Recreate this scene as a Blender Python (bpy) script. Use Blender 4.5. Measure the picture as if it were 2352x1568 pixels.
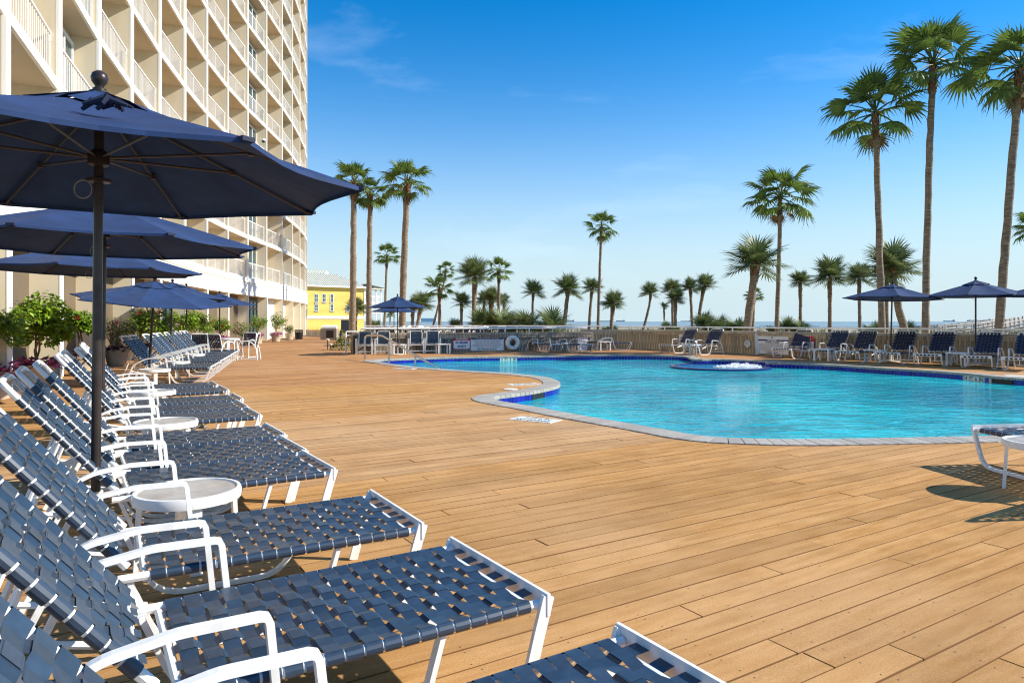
import bpy, bmesh, math, random
from mathutils import Vector, Matrix
from mathutils.geometry import tessellate_polygon

random.seed(11)
scene = bpy.context.scene
for _o in list(bpy.data.objects):
    bpy.data.objects.remove(_o)
COL = scene.collection
R = math.radians

# ------------------------------------------------------------------ camera, sky, sun, exposure
EYE = 1.27                      # lens height above the deck (m)
F = 1568.0                      # focal length in pixels of a 2352 px wide frame (24 mm lens)
CX, HY = 1176.0, 738.0          # principal column and horizon row in that frame
cam_data = bpy.data.cameras.new('camera')
cam = bpy.data.objects.new('camera', cam_data)
COL.objects.link(cam)
cam.location = (0, 0, EYE)
cam.rotation_euler = (R(90), 0, 0)
cam_data.sensor_width = 36.0
cam_data.lens = 24.0
cam_data.shift_y = -46.0 / 2352.0
cam_data.clip_start = 0.05
cam_data.clip_end = 20000
scene.camera = cam

SUN_EL = R(33.5)
SUN_H = Vector((1.0, 0.01, 0)).normalized()          # horizontal direction towards the sun
world = bpy.data.worlds.new('World')
scene.world = world
world.use_nodes = True
wn, wl = world.node_tree.nodes, world.node_tree.links
bg = wn['Background']
sky = wn.new('ShaderNodeTexSky')
sky.sky_type = 'NISHITA'
sky.sun_disc = False
sky.sun_elevation = SUN_EL
sky.sun_rotation = math.atan2(SUN_H.x, SUN_H.y)
sky.altitude = 0
sky.air_density = 1.0
sky.dust_density = 0.0
sky.ozone_density = 4.0
hs = wn.new('ShaderNodeHueSaturation')
hs.inputs['Saturation'].default_value = 1.40
hs.inputs['Value'].default_value = 1.2
wl.new(sky.outputs[0], hs.inputs['Color'])
# pale sea haze low in the sky, the same all round: exp(-(z / 0.2)^2)
tc = wn.new('ShaderNodeTexCoord')
sep = wn.new('ShaderNodeSeparateXYZ')
wl.new(tc.outputs['Generated'], sep.inputs[0])
def wmath(op, a, b=None):
    q = wn.new('ShaderNodeMath'); q.operation = op
    for k, s_ in enumerate((a, b)):
        if s_ is None: continue
        if isinstance(s_, (int, float)): q.inputs[k].default_value = s_
        else: wl.new(s_, q.inputs[k])
    return q.outputs[0]
zz_ = wmath('DIVIDE', sep.outputs[2], 0.197)
haze_f = wmath('POWER', 2.71828, wmath('MULTIPLY', wmath('MULTIPLY', zz_, zz_), -1.0))
hzm = wn.new('ShaderNodeMixRGB')
hzm.inputs['Color2'].default_value = (3.95, 4.95, 5.35, 1)
wl.new(haze_f, hzm.inputs['Fac'])
wl.new(hs.outputs[0], hzm.inputs['Color1'])
# thin high cloud wisps
mp = wn.new('ShaderNodeMapping')
mp.inputs['Rotation'].default_value = (0, R(-18), R(10))
mp.inputs['Scale'].default_value = (1.6, 1.2, 5.0)
wl.new(tc.outputs['Generated'], mp.inputs['Vector'])
nz = wn.new('ShaderNodeTexNoise')
nz.inputs['Scale'].default_value = 1.7
nz.inputs['Detail'].default_value = 7
nz.inputs['Roughness'].default_value = 0.55
nz.inputs['Distortion'].default_value = 0.4
wl.new(mp.outputs[0], nz.inputs['Vector'])
mr = wn.new('ShaderNodeMapRange')
mr.inputs['From Min'].default_value = 0.57
mr.inputs['From Max'].default_value = 0.86
mr.inputs['To Max'].default_value = 0.24
wl.new(nz.outputs[0], mr.inputs['Value'])
mx = wn.new('ShaderNodeMixRGB')
mx.inputs['Color2'].default_value = (7.0, 8.2, 9.6, 1)
wl.new(mr.outputs[0], mx.inputs['Fac'])
wl.new(hzm.outputs[0], mx.inputs['Color1'])
wl.new(mx.outputs[0], bg.inputs['Color'])
bg.inputs['Strength'].default_value = 0.104

sun_data = bpy.data.lights.new('sun', 'SUN')
sun_data.energy = 4.5
sun_data.angle = R(0.53)
sun_data.color = (1.0, 0.93, 0.82)
sun = bpy.data.objects.new('sun', sun_data)
COL.objects.link(sun)
_L = Vector((-SUN_H.x * math.cos(SUN_EL), -SUN_H.y * math.cos(SUN_EL), -math.sin(SUN_EL)))
sun.rotation_euler = _L.to_track_quat('-Z', 'Y').to_euler()
sun.location = (30, 5, 30)

vs = scene.view_settings
vs.view_transform = 'Standard'
vs.look = 'None'
vs.exposure = 0.68
vs.gamma = 1.0
vs.use_curve_mapping = False
scene.render.engine = 'CYCLES'
scene.cycles.pixel_filter_type = 'BLACKMAN_HARRIS'
scene.cycles.filter_width = 1.15

# ------------------------------------------------------------------ helpers
def gp(x, y, z=0.0):
    """ground point (X, Y) seen at frame pixel x, y when it lies at height z"""
    D = F * (EYE - z) / (y - HY)
    return ((x - CX) * D / F, D)

def at(x, y, D):
    """world point seen at frame pixel x, y at depth D"""
    return Vector(((x - CX) * D / F, D, EYE - (y - HY) * D / F))

MATS = {}
def M(name, rgb, rough=0.6, var=0.0, scale=6.0, bump=0.0, bscale=None, spec=0.5, metal=0.0, rnd=0.0, stretch=None, rgb2=None,
      transl=0.0, detail=4, coords='Object', vmin=0.35, vmax=0.65):
    if name in MATS:
        return MATS[name]
    m = bpy.data.materials.new(name)
    m.use_nodes = True
    n, l = m.node_tree.nodes, m.node_tree.links
    b = n['Principled BSDF']
    b.inputs['Base Color'].default_value = (*rgb, 1)
    b.inputs['Roughness'].default_value = rough
    b.inputs['Metallic'].default_value = metal
    b.inputs['Specular IOR Level'].default_value = spec
    col = None
    tcn = n.new('ShaderNodeTexCoord')
    vec = tcn.outputs[coords]
    if stretch:
        mpn = n.new('ShaderNodeMapping')
        mpn.inputs['Scale'].default_value = stretch
        l.new(vec, mpn.inputs['Vector'])
        vec = mpn.outputs[0]
    if var or rgb2:
        t = n.new('ShaderNodeTexNoise')
        t.inputs['Scale'].default_value = scale
        t.inputs['Detail'].default_value = detail
        l.new(vec, t.inputs['Vector'])
        cr = n.new('ShaderNodeMapRange')
        cr.inputs['From Min'].default_value = vmin
        cr.inputs['From Max'].default_value = vmax
        l.new(t.outputs[0], cr.inputs['Value'])
        mixn = n.new('ShaderNodeMixRGB')
        c1 = tuple(max(0, c * (1 - var)) for c in rgb)
        c2 = rgb2 if rgb2 else tuple(min(1, c * (1 + var)) for c in rgb)
        mixn.inputs['Color1'].default_value = (*c1, 1)
        mixn.inputs['Color2'].default_value = (*c2, 1)
        l.new(cr.outputs[0], mixn.inputs['Fac'])
        col = mixn.outputs[0]
    if rnd:
        oi = n.new('ShaderNodeObjectInfo')
        ge = n.new('ShaderNodeNewGeometry')
        ad = n.new('ShaderNodeMath'); ad.operation = 'ADD'
        l.new(oi.outputs['Random'], ad.inputs[0])
        l.new(ge.outputs['Random Per Island'], ad.inputs[1])
        fr = n.new('ShaderNodeMath'); fr.operation = 'FRACT'
        l.new(ad.outputs[0], fr.inputs[0])
        m2 = n.new('ShaderNodeMapRange')
        m2.inputs['To Min'].default_value = 1 - rnd
        m2.inputs['To Max'].default_value = 1 + rnd
        l.new(fr.outputs[0], m2.inputs['Value'])
        h = n.new('ShaderNodeHueSaturation')
        if col is not None:
            l.new(col, h.inputs['Color'])
        else:
            h.inputs['Color'].default_value = (*rgb, 1)
        l.new(m2.outputs[0], h.inputs['Value'])
        col = h.outputs[0]
    if col is not None:
        l.new(col, b.inputs['Base Color'])
    if bump:
        t2 = n.new('ShaderNodeTexNoise')
        t2.inputs['Scale'].default_value = bscale or scale * 3
        t2.inputs['Detail'].default_value = 5
        l.new(vec, t2.inputs['Vector'])
        bp = n.new('ShaderNodeBump')
        bp.inputs['Strength'].default_value = bump
        bp.inputs['Distance'].default_value = 0.02
        l.new(t2.outputs[0], bp.inputs['Height'])
        l.new(bp.outputs[0], b.inputs['Normal'])
    if transl:
        tr = n.new('ShaderNodeBsdfTranslucent')
        if col is not None:
            l.new(col, tr.inputs['Color'])
        else:
            tr.inputs['Color'].default_value = (*rgb, 1)
        ms = n.new('ShaderNodeMixShader')
        ms.inputs[0].default_value = transl
        l.new(b.outputs[0], ms.inputs[1])
        l.new(tr.outputs[0], ms.inputs[2])
        l.new(ms.outputs[0], n['Material Output'].inputs['Surface'])
    MATS[name] = m
    return m

class MB:
    """collects geometry; build() links it as ONE mesh object"""
    def __init__(s):
        s.v = []; s.f = []; s.mi = []; s.cur = 0
    def quad(s, a, b, c, d):
        i = len(s.v); s.v += [tuple(a), tuple(b), tuple(c), tuple(d)]; s.f.append((i, i+1, i+2, i+3)); s.mi.append(s.cur)
    def tri(s, a, b, c):
        i = len(s.v); s.v += [tuple(a), tuple(b), tuple(c)]; s.f.append((i, i+1, i+2)); s.mi.append(s.cur)
    def poly(s, pts):
        i = len(s.v); s.v += [tuple(p) for p in pts]; s.f.append(tuple(range(i, i+len(pts)))); s.mi.append(s.cur)
    def hexa(s, p):
        """8 corners: bottom 0-3 counter-clockwise, top 4-7"""
        i = len(s.v); s.v += [tuple(q) for q in p]
        for f in ((3,2,1,0),(4,5,6,7),(0,1,5,4),(1,2,6,5),(2,3,7,6),(3,0,4,7)):
            s.f.append(tuple(i+k for k in f)); s.mi.append(s.cur)
    def box(s, c, d, rot=None):
        cx, cy, cz = c; x, y, z = d[0]/2, d[1]/2, d[2]/2
        p = [Vector(q) for q in ((-x,-y,-z),(x,-y,-z),(x,y,-z),(-x,y,-z),(-x,-y,z),(x,-y,z),(x,y,z),(-x,y,z))]
        if rot is not None:
            p = [rot @ q for q in p]
        s.hexa([(q.x+cx, q.y+cy, q.z+cz) for q in p])
    def bar(s, a, b, w, h, up=(0,0,1)):
        """rectangular bar from a to b, w across, h along up"""
        a, b, up = Vector(a), Vector(b), Vector(up)
        t = (b-a).normalized()
        side = t.cross(up)
        if side.length < 1e-5:
            side = t.cross(Vector((1,0,0)))
        side.normalize(); u = side.cross(t)
        A, B = side*w/2, u*h/2
        s.hexa([a-A-B, a+A-B, b+A-B, b-A-B, a-A+B, a+A+B, b+A+B, b-A+B])
    def barpath(s, pts, w, h, up=(0,1,0)):
        for a, b in zip(pts, pts[1:]):
            s.bar(a, b, w, h, up)
    def sweep(s, pts, w, h, lat=(0, 1, 0)):
        """continuous flat bar along a bent path: w along lat, h across it"""
        pts = [Vector(p) for p in pts]; lat = Vector(lat); base = len(s.v); m = len(pts)
        for k, p in enumerate(pts):
            t = (pts[min(k+1, m-1)]-pts[max(k-1, 0)]).normalized()
            u = t.cross(lat).normalized(); sd = u.cross(t).normalized()
            for a, b in ((-1, -1), (1, -1), (1, 1), (-1, 1)):
                s.v.append(tuple(p+sd*(a*w/2)+u*(b*h/2)))
        for k in range(m-1):
            for j in range(4):
                j2 = (j+1) % 4; s.f.append((base+k*4+j, base+k*4+j2, base+k*4+4+j2, base+k*4+4+j)); s.mi.append(s.cur)
        s.f.append((base+3, base+2, base+1, base)); s.f.append(tuple(base+(m-1)*4+j for j in range(4))); s.mi += [s.cur, s.cur]
    def tube(s, pts, r, n=8, closed=False, cap=True):
        pts = [Vector(p) for p in pts]
        m = len(pts)
        rs = r if isinstance(r, (list, tuple)) else [r]*m
        base = len(s.v)
        ref = None
        for k, p in enumerate(pts):
            if closed:
                t = (pts[(k+1) % m]-pts[k-1]).normalized()
            else:
                t = (pts[min(k+1, m-1)]-pts[max(k-1, 0)]).normalized()
            if ref is None:
                ref = Vector((0,0,1)) if abs(t.z) < 0.9 else Vector((1,0,0))
            a = t.cross(ref)
            if a.length < 1e-4:
                a = t.cross(Vector((0.3,1,0.2)))
            a.normalize(); b = a.cross(t).normalized(); ref = b
            for j in range(n):
                q = 2*math.pi*j/n
                s.v.append(tuple(p + (a*math.cos(q)+b*math.sin(q))*rs[k]))
        for k in range(m if closed else m-1):
            k2 = (k+1) % m
            for j in range(n):
                j2 = (j+1) % n
                s.f.append((base+k*n+j, base+k*n+j2, base+k2*n+j2, base+k2*n+j)); s.mi.append(s.cur)
        if cap and not closed:
            s.f.append(tuple(base+j for j in range(n))[::-1]); s.mi.append(s.cur)
            s.f.append(tuple(base+(m-1)*n+j for j in range(n))); s.mi.append(s.cur)
    def lathe(s, prof, n=16, c=(0,0,0)):
        base = len(s.v)
        for r, z in prof:
            for j in range(n):
                q = 2*math.pi*j/n
                s.v.append((c[0]+r*math.cos(q), c[1]+r*math.sin(q), c[2]+z))
        for k in range(len(prof)-1):
            for j in range(n):
                j2 = (j+1) % n
                s.f.append((base+k*n+j, base+k*n+j2, base+(k+1)*n+j2, base+(k+1)*n+j)); s.mi.append(s.cur)
        s.f.append(tuple(base+j for j in range(n))[::-1]); s.mi.append(s.cur)
        e = base+(len(prof)-1)*n
        s.f.append(tuple(e+j for j in range(n))); s.mi.append(s.cur)
    def mesh(s, name, mat, smooth=False):
        me = bpy.data.meshes.new(name)
        me.from_pydata(s.v, [], s.f)
        for m in (mat if isinstance(mat, (list, tuple)) else [mat]):
            me.materials.append(m)
        if isinstance(mat, (list, tuple)):
            me.polygons.foreach_set('material_index', s.mi)
        if smooth:
            me.polygons.foreach_set('use_smooth', [True]*len(me.polygons))
            try:
                me.set_sharp_from_angle(angle=R(38))
            except Exception:
                pass
        me.update()
        return me
    def build(s, name, mat, parent=None, smooth=False, loc=None):
        return link(name, s.mesh(name, mat, smooth), parent, loc)

def link(name, data, parent=None, loc=None):
    o = bpy.data.objects.new(name, data)
    COL.objects.link(o)
    if parent is not None:
        o.parent = parent
    if loc is not None:
        o.location = loc
    return o

def tag(o, label=None, cat=None, group=None, kind=None):
    if label: o['label'] = label
    if cat: o['category'] = cat
    if group: o['group'] = group
    if kind: o['kind'] = kind
    return o

def thing(name, label, cat, loc=(0,0,0), rz=0.0, group=None):
    o = link(name, None)
    o.empty_display_size = 0.2
    o.location = loc
    o.rotation_euler = (0, 0, rz)
    return tag(o, label, cat, group)

def structure(o):
    o['kind'] = 'structure'
    return o

KIDS = {}
def kids(o):
    return list(o.children)

def copy_tree(o, parent=None):
    c = o.copy()
    COL.objects.link(c)
    if parent is not None:
        c.parent = parent
    for ch in kids(o):
        copy_tree(ch, c)
    return c

def dup(o, label, loc, rz, group=None, scale=None):
    c = copy_tree(o)
    c['label'] = label
    if group: c['group'] = group
    c.location = loc
    c.rotation_euler = (0, 0, rz)
    if scale: c.scale = scale
    return c

def lettering(text, size, mat, parent, loc, rot, align='CENTER', name='lettering', xs=1.0, bold=0.0):
    cu = bpy.data.curves.new(name, 'FONT')
    cu.body = text
    cu.size = size
    cu.align_x = align
    cu.align_y = 'CENTER'
    cu.extrude = 0.0006
    cu.offset = bold
    cu.resolution_u = 2
    cu.materials.append(mat)
    tmp = bpy.data.objects.new(name, cu); COL.objects.link(tmp)
    me = bpy.data.meshes.new_from_object(tmp.evaluated_get(bpy.context.evaluated_depsgraph_get()))
    bpy.data.objects.remove(tmp)
    o = link(name, me, parent, loc)
    o.rotation_euler = rot
    o.scale = (xs, 1, 1)
    return o

def catmull(pts, step, closed=True):
    out = []
    n = len(pts)
    rng = range(n) if closed else range(n-1)
    for i in rng:
        p0, p1, p2, p3 = (Vector(pts[(i-1) % n] if closed else pts[max(i-1,0)]), Vector(pts[i]), Vector(pts[(i+1) % n]),
                          Vector(pts[(i+2) % n] if closed else pts[min(i+2,n-1)]))
        k = max(2, int((p2-p1).length/step*3))
        for j in range(k):
            t = j/k
            out.append(0.5*((2*p1)+(p2-p0)*t+(2*p0-5*p1+4*p2-p3)*t*t+(3*p1-p0-3*p2+p3)*t**3))
    if not closed:
        out.append(Vector(pts[-1]))
    # even resampling
    loop = out+[out[0]] if closed else out
    L = [0]
    for a, b in zip(loop, loop[1:]):
        L.append(L[-1]+(b-a).length)
    m = max(3, round(L[-1]/step))
    res = []; j = 0
    for i in range(m if closed else m+1):
        d = L[-1]*i/m
        while j < len(L)-2 and L[j+1] < d:
            j += 1
        t = (d-L[j])/max(1e-9, L[j+1]-L[j])
        res.append(loop[j].lerp(loop[j+1], min(1, t)))
    return res

def fill(polys, z):
    """triangulated flat sheet of an outline with holes"""
    vv = [[Vector((p[0], p[1], 0)) for p in q] for q in polys]
    tris = tessellate_polygon(vv)
    flat = [(p.x, p.y, z) for q in vv for p in q]
    mb = MB(); mb.v = flat
    for t in tris:
        a, b, c = (Vector(flat[k]) for k in t)
        if (b-a).cross(c-a).z < 0:
            t = t[::-1]
        mb.f.append(tuple(t)); mb.mi.append(0)
    return mb
# ------------------------------------------------------------------ materials
white_paint = M('white_paint', (0.80, 0.79, 0.75), 0.35, var=0.06, scale=9)
white_metal = M('white_powder_coat', (0.83, 0.82, 0.78), 0.32, var=0.07, scale=14, vmin=0.3, vmax=0.5)
white_resin = M('white_resin', (0.78, 0.77, 0.72), 0.5, var=0.1, scale=25)
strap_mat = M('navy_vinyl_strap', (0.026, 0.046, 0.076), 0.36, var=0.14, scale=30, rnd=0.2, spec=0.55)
strap_dark_and_shaded = M('dark_and_shaded_vinyl_strap', (0.012, 0.018, 0.045), 0.42, var=0.12, scale=30, rnd=0.12)  # black chair straps; also paints shade onto the navy wall loungers
canvas = M('navy_canvas', (0.011, 0.037, 0.118), 0.75, var=0.16, scale=5, bump=0.12, bscale=220, rnd=0.05, spec=0.4)
bronze = M('dark_bronze_pole', (0.045, 0.034, 0.03), 0.34, var=0.2, scale=12, metal=0.35)
steel = M('stainless_steel', (0.62, 0.60, 0.56), 0.22, metal=1.0, var=0.08, scale=8)
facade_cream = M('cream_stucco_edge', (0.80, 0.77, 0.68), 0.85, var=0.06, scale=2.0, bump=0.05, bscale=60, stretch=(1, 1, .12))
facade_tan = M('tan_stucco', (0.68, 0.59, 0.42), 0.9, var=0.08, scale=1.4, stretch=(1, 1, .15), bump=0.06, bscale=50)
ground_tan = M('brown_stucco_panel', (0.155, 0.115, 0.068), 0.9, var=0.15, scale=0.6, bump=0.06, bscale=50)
pil_cream = M('cream_pilaster_stucco', (0.76, 0.66, 0.46), 0.9, var=0.06, scale=0.8, bump=0.06, bscale=50)
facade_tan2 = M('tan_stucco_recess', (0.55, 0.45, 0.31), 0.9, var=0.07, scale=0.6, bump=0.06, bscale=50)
stucco_white = M('white_stucco_band', (0.80, 0.78, 0.70), 0.85, var=0.06, scale=1.6, stretch=(1, 1, .15), bump=0.06, bscale=40)
glass = M('window_glass', (0.02, 0.06, 0.07), 0.06, spec=0.9, var=0.3, scale=0.8)
dark_frame = M('dark_door_frame', (0.018, 0.015, 0.014), 0.4)
black = M('black_plastic', (0.012, 0.012, 0.013), 0.45)
wood_grey = M('weathered_grey_board', (0.28, 0.235, 0.18), 0.85, var=0.5, scale=4, stretch=(7,7,0.7), bump=0.25, bscale=30, rnd=0.22)
wood_tan = M('tan_cedar_board', (0.43, 0.335, 0.21), 0.85, var=0.38, scale=4, stretch=(7,7,0.6), bump=0.25, bscale=30, rnd=0.2)
wood_cap = M('weathered_cap_board', (0.46, 0.40, 0.30), 0.85, var=0.28, scale=3, stretch=(1,1,4), bump=0.15, rnd=0.12)
wood_dark = M('dark_stained_timber', (0.075, 0.055, 0.04), 0.8, var=0.5, scale=3, bump=0.2)
leaf = M('palm_leaf', (0.10, 0.155, 0.030), 0.5, var=0.5, scale=2.2, rnd=0.34, transl=0.3, spec=0.4)
leaf_s = M('sabal_leaf', (0.135, 0.175, 0.062), 0.5, var=0.45, scale=2.2, rnd=0.35, transl=0.28, spec=0.45)
leaf_dead = M('dry_palm_leaf', (0.26, 0.17, 0.075), 0.8, var=0.3, scale=3, rnd=0.25, transl=0.15)
trunk_mat = M('palm_trunk', (0.235, 0.175, 0.115), 0.9, var=0.45, scale=3.0, stretch=(1.5,1.5,9), bump=0.5, bscale=14)
boot_mat = M('palm_boots', (0.19, 0.095, 0.04), 0.9, var=0.5, scale=9, bump=0.4, rnd=0.2)
bush_leaf = M('hibiscus_leaf', (0.20, 0.31, 0.022), 0.36, var=0.4, scale=6, rnd=0.35, transl=0.25, spec=0.6)
bush_leaf2 = M('pale_hibiscus_leaf', (0.17, 0.22, 0.05), 0.45, var=0.35, scale=6, rnd=0.3, transl=0.25)
purple_leaf = M('purple_leaf', (0.42, 0.09, 0.26), 0.5, var=0.45, scale=6, rnd=0.4, transl=0.15)
bark = M('shrub_stem', (0.28, 0.19, 0.11), 0.9, var=0.3, scale=10)
pot_mat = M('tan_planter_clay', (0.52, 0.42, 0.29), 0.85, var=0.12, scale=5, bump=0.1)
soil = M('potting_soil', (0.03, 0.022, 0.015), 0.95, var=0.4, scale=20)
red_petal = M('red_petal', (0.55, 0.03, 0.02), 0.55)
coping_mat = M('grey_coping_brick', (0.37, 0.345, 0.30), 0.75, var=0.12, scale=10, bump=0.1, rnd=0.13)
tile_blue = M('cobalt_tile', (0.012, 0.018, 0.32), 0.12, rnd=0.3, var=0.2, scale=12)
grout = M('pool_grout', (0.55, 0.55, 0.52), 0.8, var=0.1, scale=8)
plaster = M('pool_plaster', (0.45, 0.72, 0.78), 0.7, var=0.08, scale=2)
tile_white = M('white_marker_tile', (0.78, 0.78, 0.72), 0.3, var=0.06, scale=15)
ink = M('black_print', (0.015, 0.015, 0.018), 0.6)
ink_grey = M('grey_print', (0.22, 0.22, 0.25), 0.6)
ink_navy = M('navy_print', (0.02, 0.025, 0.16), 0.6)
sign_red = M('sign_red', (0.50, 0.02, 0.02), 0.45)
sign_white = M('sign_white', (0.80, 0.80, 0.78), 0.4, var=0.03, scale=6)
yellow_wall = M('yellow_clapboard', (0.82, 0.61, 0.15), 0.75, var=0.04, scale=2)
roof_metal = M('pale_metal_roof', (0.70, 0.68, 0.54), 0.85, var=0.06, scale=0.8, rnd=0.05)
trim_white = M('white_trim', (0.80, 0.80, 0.78), 0.6)
ship_mat = M('ship_hull_haze_blue', (0.30, 0.36, 0.42), 0.9)
ship_red = M('ship_hull_red', (0.45, 0.25, 0.22), 0.9)
foam = M('white_foam', (0.85, 0.88, 0.88), 0.7, var=0.1, scale=8)
rust = M('rusty_white_iron', (0.70, 0.66, 0.56), 0.6, rgb2=(0.45, 0.2, 0.05), scale=7, vmin=0.55, vmax=0.72)
ring_white = M('ring_buoy_white', (0.82, 0.80, 0.74), 0.5, var=0.05, scale=8)

def deck_material(name, c1, c2, c3):
    m = bpy.data.materials.new(name); m.use_nodes = True
    n, l = m.node_tree.nodes, m.node_tree.links
    b = n['Principled BSDF']; b.inputs['Roughness'].default_value = 0.9
    b.inputs['Specular IOR Level'].default_value = 0.08
    ge = n.new('ShaderNodeNewGeometry')
    oi = n.new('ShaderNodeObjectInfo')
    mpn = n.new('ShaderNodeMapping')
    mpn.inputs['Rotation'].default_value = (0, 0, -DECK_A)
    l.new(ge.outputs['Position'], mpn.inputs['Vector'])
    sc = n.new('ShaderNodeMapping'); sc.inputs['Scale'].default_value = (1.2, 9, 9)
    l.new(mpn.outputs[0], sc.inputs['Vector'])
    t1 = n.new('ShaderNodeTexNoise'); t1.inputs['Scale'].default_value = 2.2; t1.inputs['Detail'].default_value = 6
    l.new(sc.outputs[0], t1.inputs['Vector'])
    t2 = n.new('ShaderNodeTexNoise'); t2.inputs['Scale'].default_value = 0.35; t2.inputs['Detail'].default_value = 5
    l.new(ge.outputs['Position'], t2.inputs['Vector'])
    t3 = n.new('ShaderNodeTexNoise'); t3.inputs['Scale'].default_value = 160; t3.inputs['Detail'].default_value = 3
    l.new(ge.outputs['Position'], t3.inputs['Vector'])
    def mrange(src, a, bb, lo, hi):
        q = n.new('ShaderNodeMapRange')
        q.inputs['From Min'].default_value = a; q.inputs['From Max'].default_value = bb
        q.inputs['To Min'].default_value = lo; q.inputs['To Max'].default_value = hi
        l.new(src, q.inputs['Value']); return q.outputs[0]
    m1 = n.new('ShaderNodeMixRGB'); m1.inputs['Color1'].default_value = (*c1, 1); m1.inputs['Color2'].default_value = (*c2, 1)
    l.new(mrange(t1.outputs[0], 0.35, 0.68, 0, 1), m1.inputs['Fac'])
    m2 = n.new('ShaderNodeMixRGB'); m2.inputs['Color2'].default_value = (*c3, 1)
    l.new(mrange(t2.outputs[0], 0.45, 0.68, 0, 0.75), m2.inputs['Fac']); l.new(m1.outputs[0], m2.inputs['Color1'])
    ad = n.new('ShaderNodeMath'); ad.operation = 'ADD'
    l.new(oi.outputs['Random'], ad.inputs[0]); l.new(ge.outputs['Random Per Island'], ad.inputs[1])
    fr = n.new('ShaderNodeMath'); fr.operation = 'FRACT'; l.new(ad.outputs[0], fr.inputs[0])
    t4 = n.new('ShaderNodeTexNoise'); t4.inputs['Scale'].default_value = 1.5; t4.inputs['Detail'].default_value = 7; t4.inputs['Roughness'].default_value = 0.65
    l.new(ge.outputs['Position'], t4.inputs['Vector'])
    v3 = mrange(t4.outputs[0], 0.36, 0.52, 0.90, 1.03)
    v1 = mrange(fr.outputs[0], 0, 1, 0.86, 1.11)
    v2 = mrange(t3.outputs[0], 0.3, 0.7, 0.82, 1.18)
    mu0 = n.new('ShaderNodeMath'); mu0.operation = 'MULTIPLY'; l.new(v1, mu0.inputs[0]); l.new(v2, mu0.inputs[1])
    mu = n.new('ShaderNodeMath'); mu.operation = 'MULTIPLY'; l.new(mu0.outputs[0], mu.inputs[0]); l.new(v3, mu.inputs[1])
    h = n.new('ShaderNodeHueSaturation'); l.new(m2.outputs[0], h.inputs['Color']); l.new(mu.outputs[0], h.inputs['Value'])
    l.new(h.outputs[0], b.inputs['Base Color'])
    bp = n.new('ShaderNodeBump'); bp.inputs['Strength'].default_value = 0.25; bp.inputs['Distance'].default_value = 0.004
    l.new(t1.outputs[0], bp.inputs['Height']); l.new(bp.outputs[0], b.inputs['Normal'])
    return m

DECK_A = R(31.7)
E1 = Vector((math.cos(DECK_A), math.sin(DECK_A)))       # along the planks
E2 = Vector((-math.sin(DECK_A), math.cos(DECK_A)))      # across the planks
plank_mat = deck_material('composite_plank', (0.42, 0.215, 0.07), (0.53, 0.30, 0.12), (0.54, 0.33, 0.165))
plank_pale = deck_material('weathered_composite_plank', (0.43, 0.235, 0.10), (0.53, 0.325, 0.16), (0.55, 0.37, 0.21))
plank_far = deck_material('orange_composite_plank', (0.38, 0.185, 0.078), (0.48, 0.265, 0.115), (0.49, 0.295, 0.155))
deck_base_mat = M('deck_shadow_gap', (0.11, 0.055, 0.018), 0.95)

# ------------------------------------------------------------------ tower plan (front edges of the party walls)
FIN = [(-6.79, 7.80), (-8.46, 11.39), (-10.0, 15.04), (-11.37, 18.76), (-12.57, 22.53), (-13.6, 26.33), (-14.48, 30.17), (-15.23, 34.03),
       (-15.81, 37.94), (-16.23, 41.87), (-16.5, 45.83), (-16.79, 49.81), (-17.31, 53.74), (-17.95, 57.68), (-18.71, 61.58),
       (-19.67, 65.42), (-21.0, 69.15)]
FIN = [Vector(p) for p in FIN]

# ------------------------------------------------------------------ pool outline
PX = [(863.3,827.4),(923.7,824.3),(1028,821),(1153,819),(1281,817.3),(1394,815.9),(1470,815.6),(1545,817.2),(1575,818.6)]
TUB_C = Vector((6.36, 20.9)); TUB_R = 1.5
PX2 = [(1762.5,831.5),(1911,838),(2014,844.7),(2130,851.5),(2207,857),(2352,869.8)]
PX3 = [(2291.5,1003),(2211,1004.4),(1890,1010.4),(1729.6,1009),(1609,1002.4),(1489,982),(1312,951.5),(1228.8,935.9),(1149.6,922.3),
       (1131.5,916.5),(1136,911.5),(1166.3,907.3),(1218.3,900.2),(1260,892),(1281,885.6),(1284,878.6),(1270.5,871.3),(1249.6,866),(1208,861),(1158,856.7),
       (1048.8,850.3),(944.6,842),(873.7,831.6)]
ctrl = [gp(*p) for p in PX]
tub_arc = []
for k in range(1, 6):
    q = R(118 - k*20)
    tub_arc.append((TUB_C.x+math.cos(q)*(TUB_R+0.42), TUB_C.y+math.sin(q)*(TUB_R+0.42)))
ctrl += tub_arc
ctrl += [gp(*p) for p in PX2]
ctrl += [(13.2,14.3),(14.2,12.2),(13.6,9.8),(11.4,8.0),(8.4,7.35)]
ctrl += [gp(*p) for p in PX3]
ctrl = [(x, y) for x, y in ctrl]
POOL = catmull(ctrl, 0.135)
_a = sum(a.x*b.y-b.x*a.y for a, b in zip(POOL, POOL[1:]+POOL[:1]))
if _a < 0:
    POOL = POOL[::-1]
NP = len(POOL)

def offset_loop(loop, d):
    n = len(loop); out = []
    for i in range(n):
        t = (loop[(i+1) % n]-loop[i-1])
        if t.length < 1e-6: t = Vector((1, 0))
        t.normalize()
        out.append(loop[i]+Vector((t.y, -t.x))*d)     # outward of a counter-clockwise loop
    return out
POOL_MID = offset_loop(POOL, 0.17)
POOL_OUT = offset_loop(POOL, 0.335)

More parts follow.
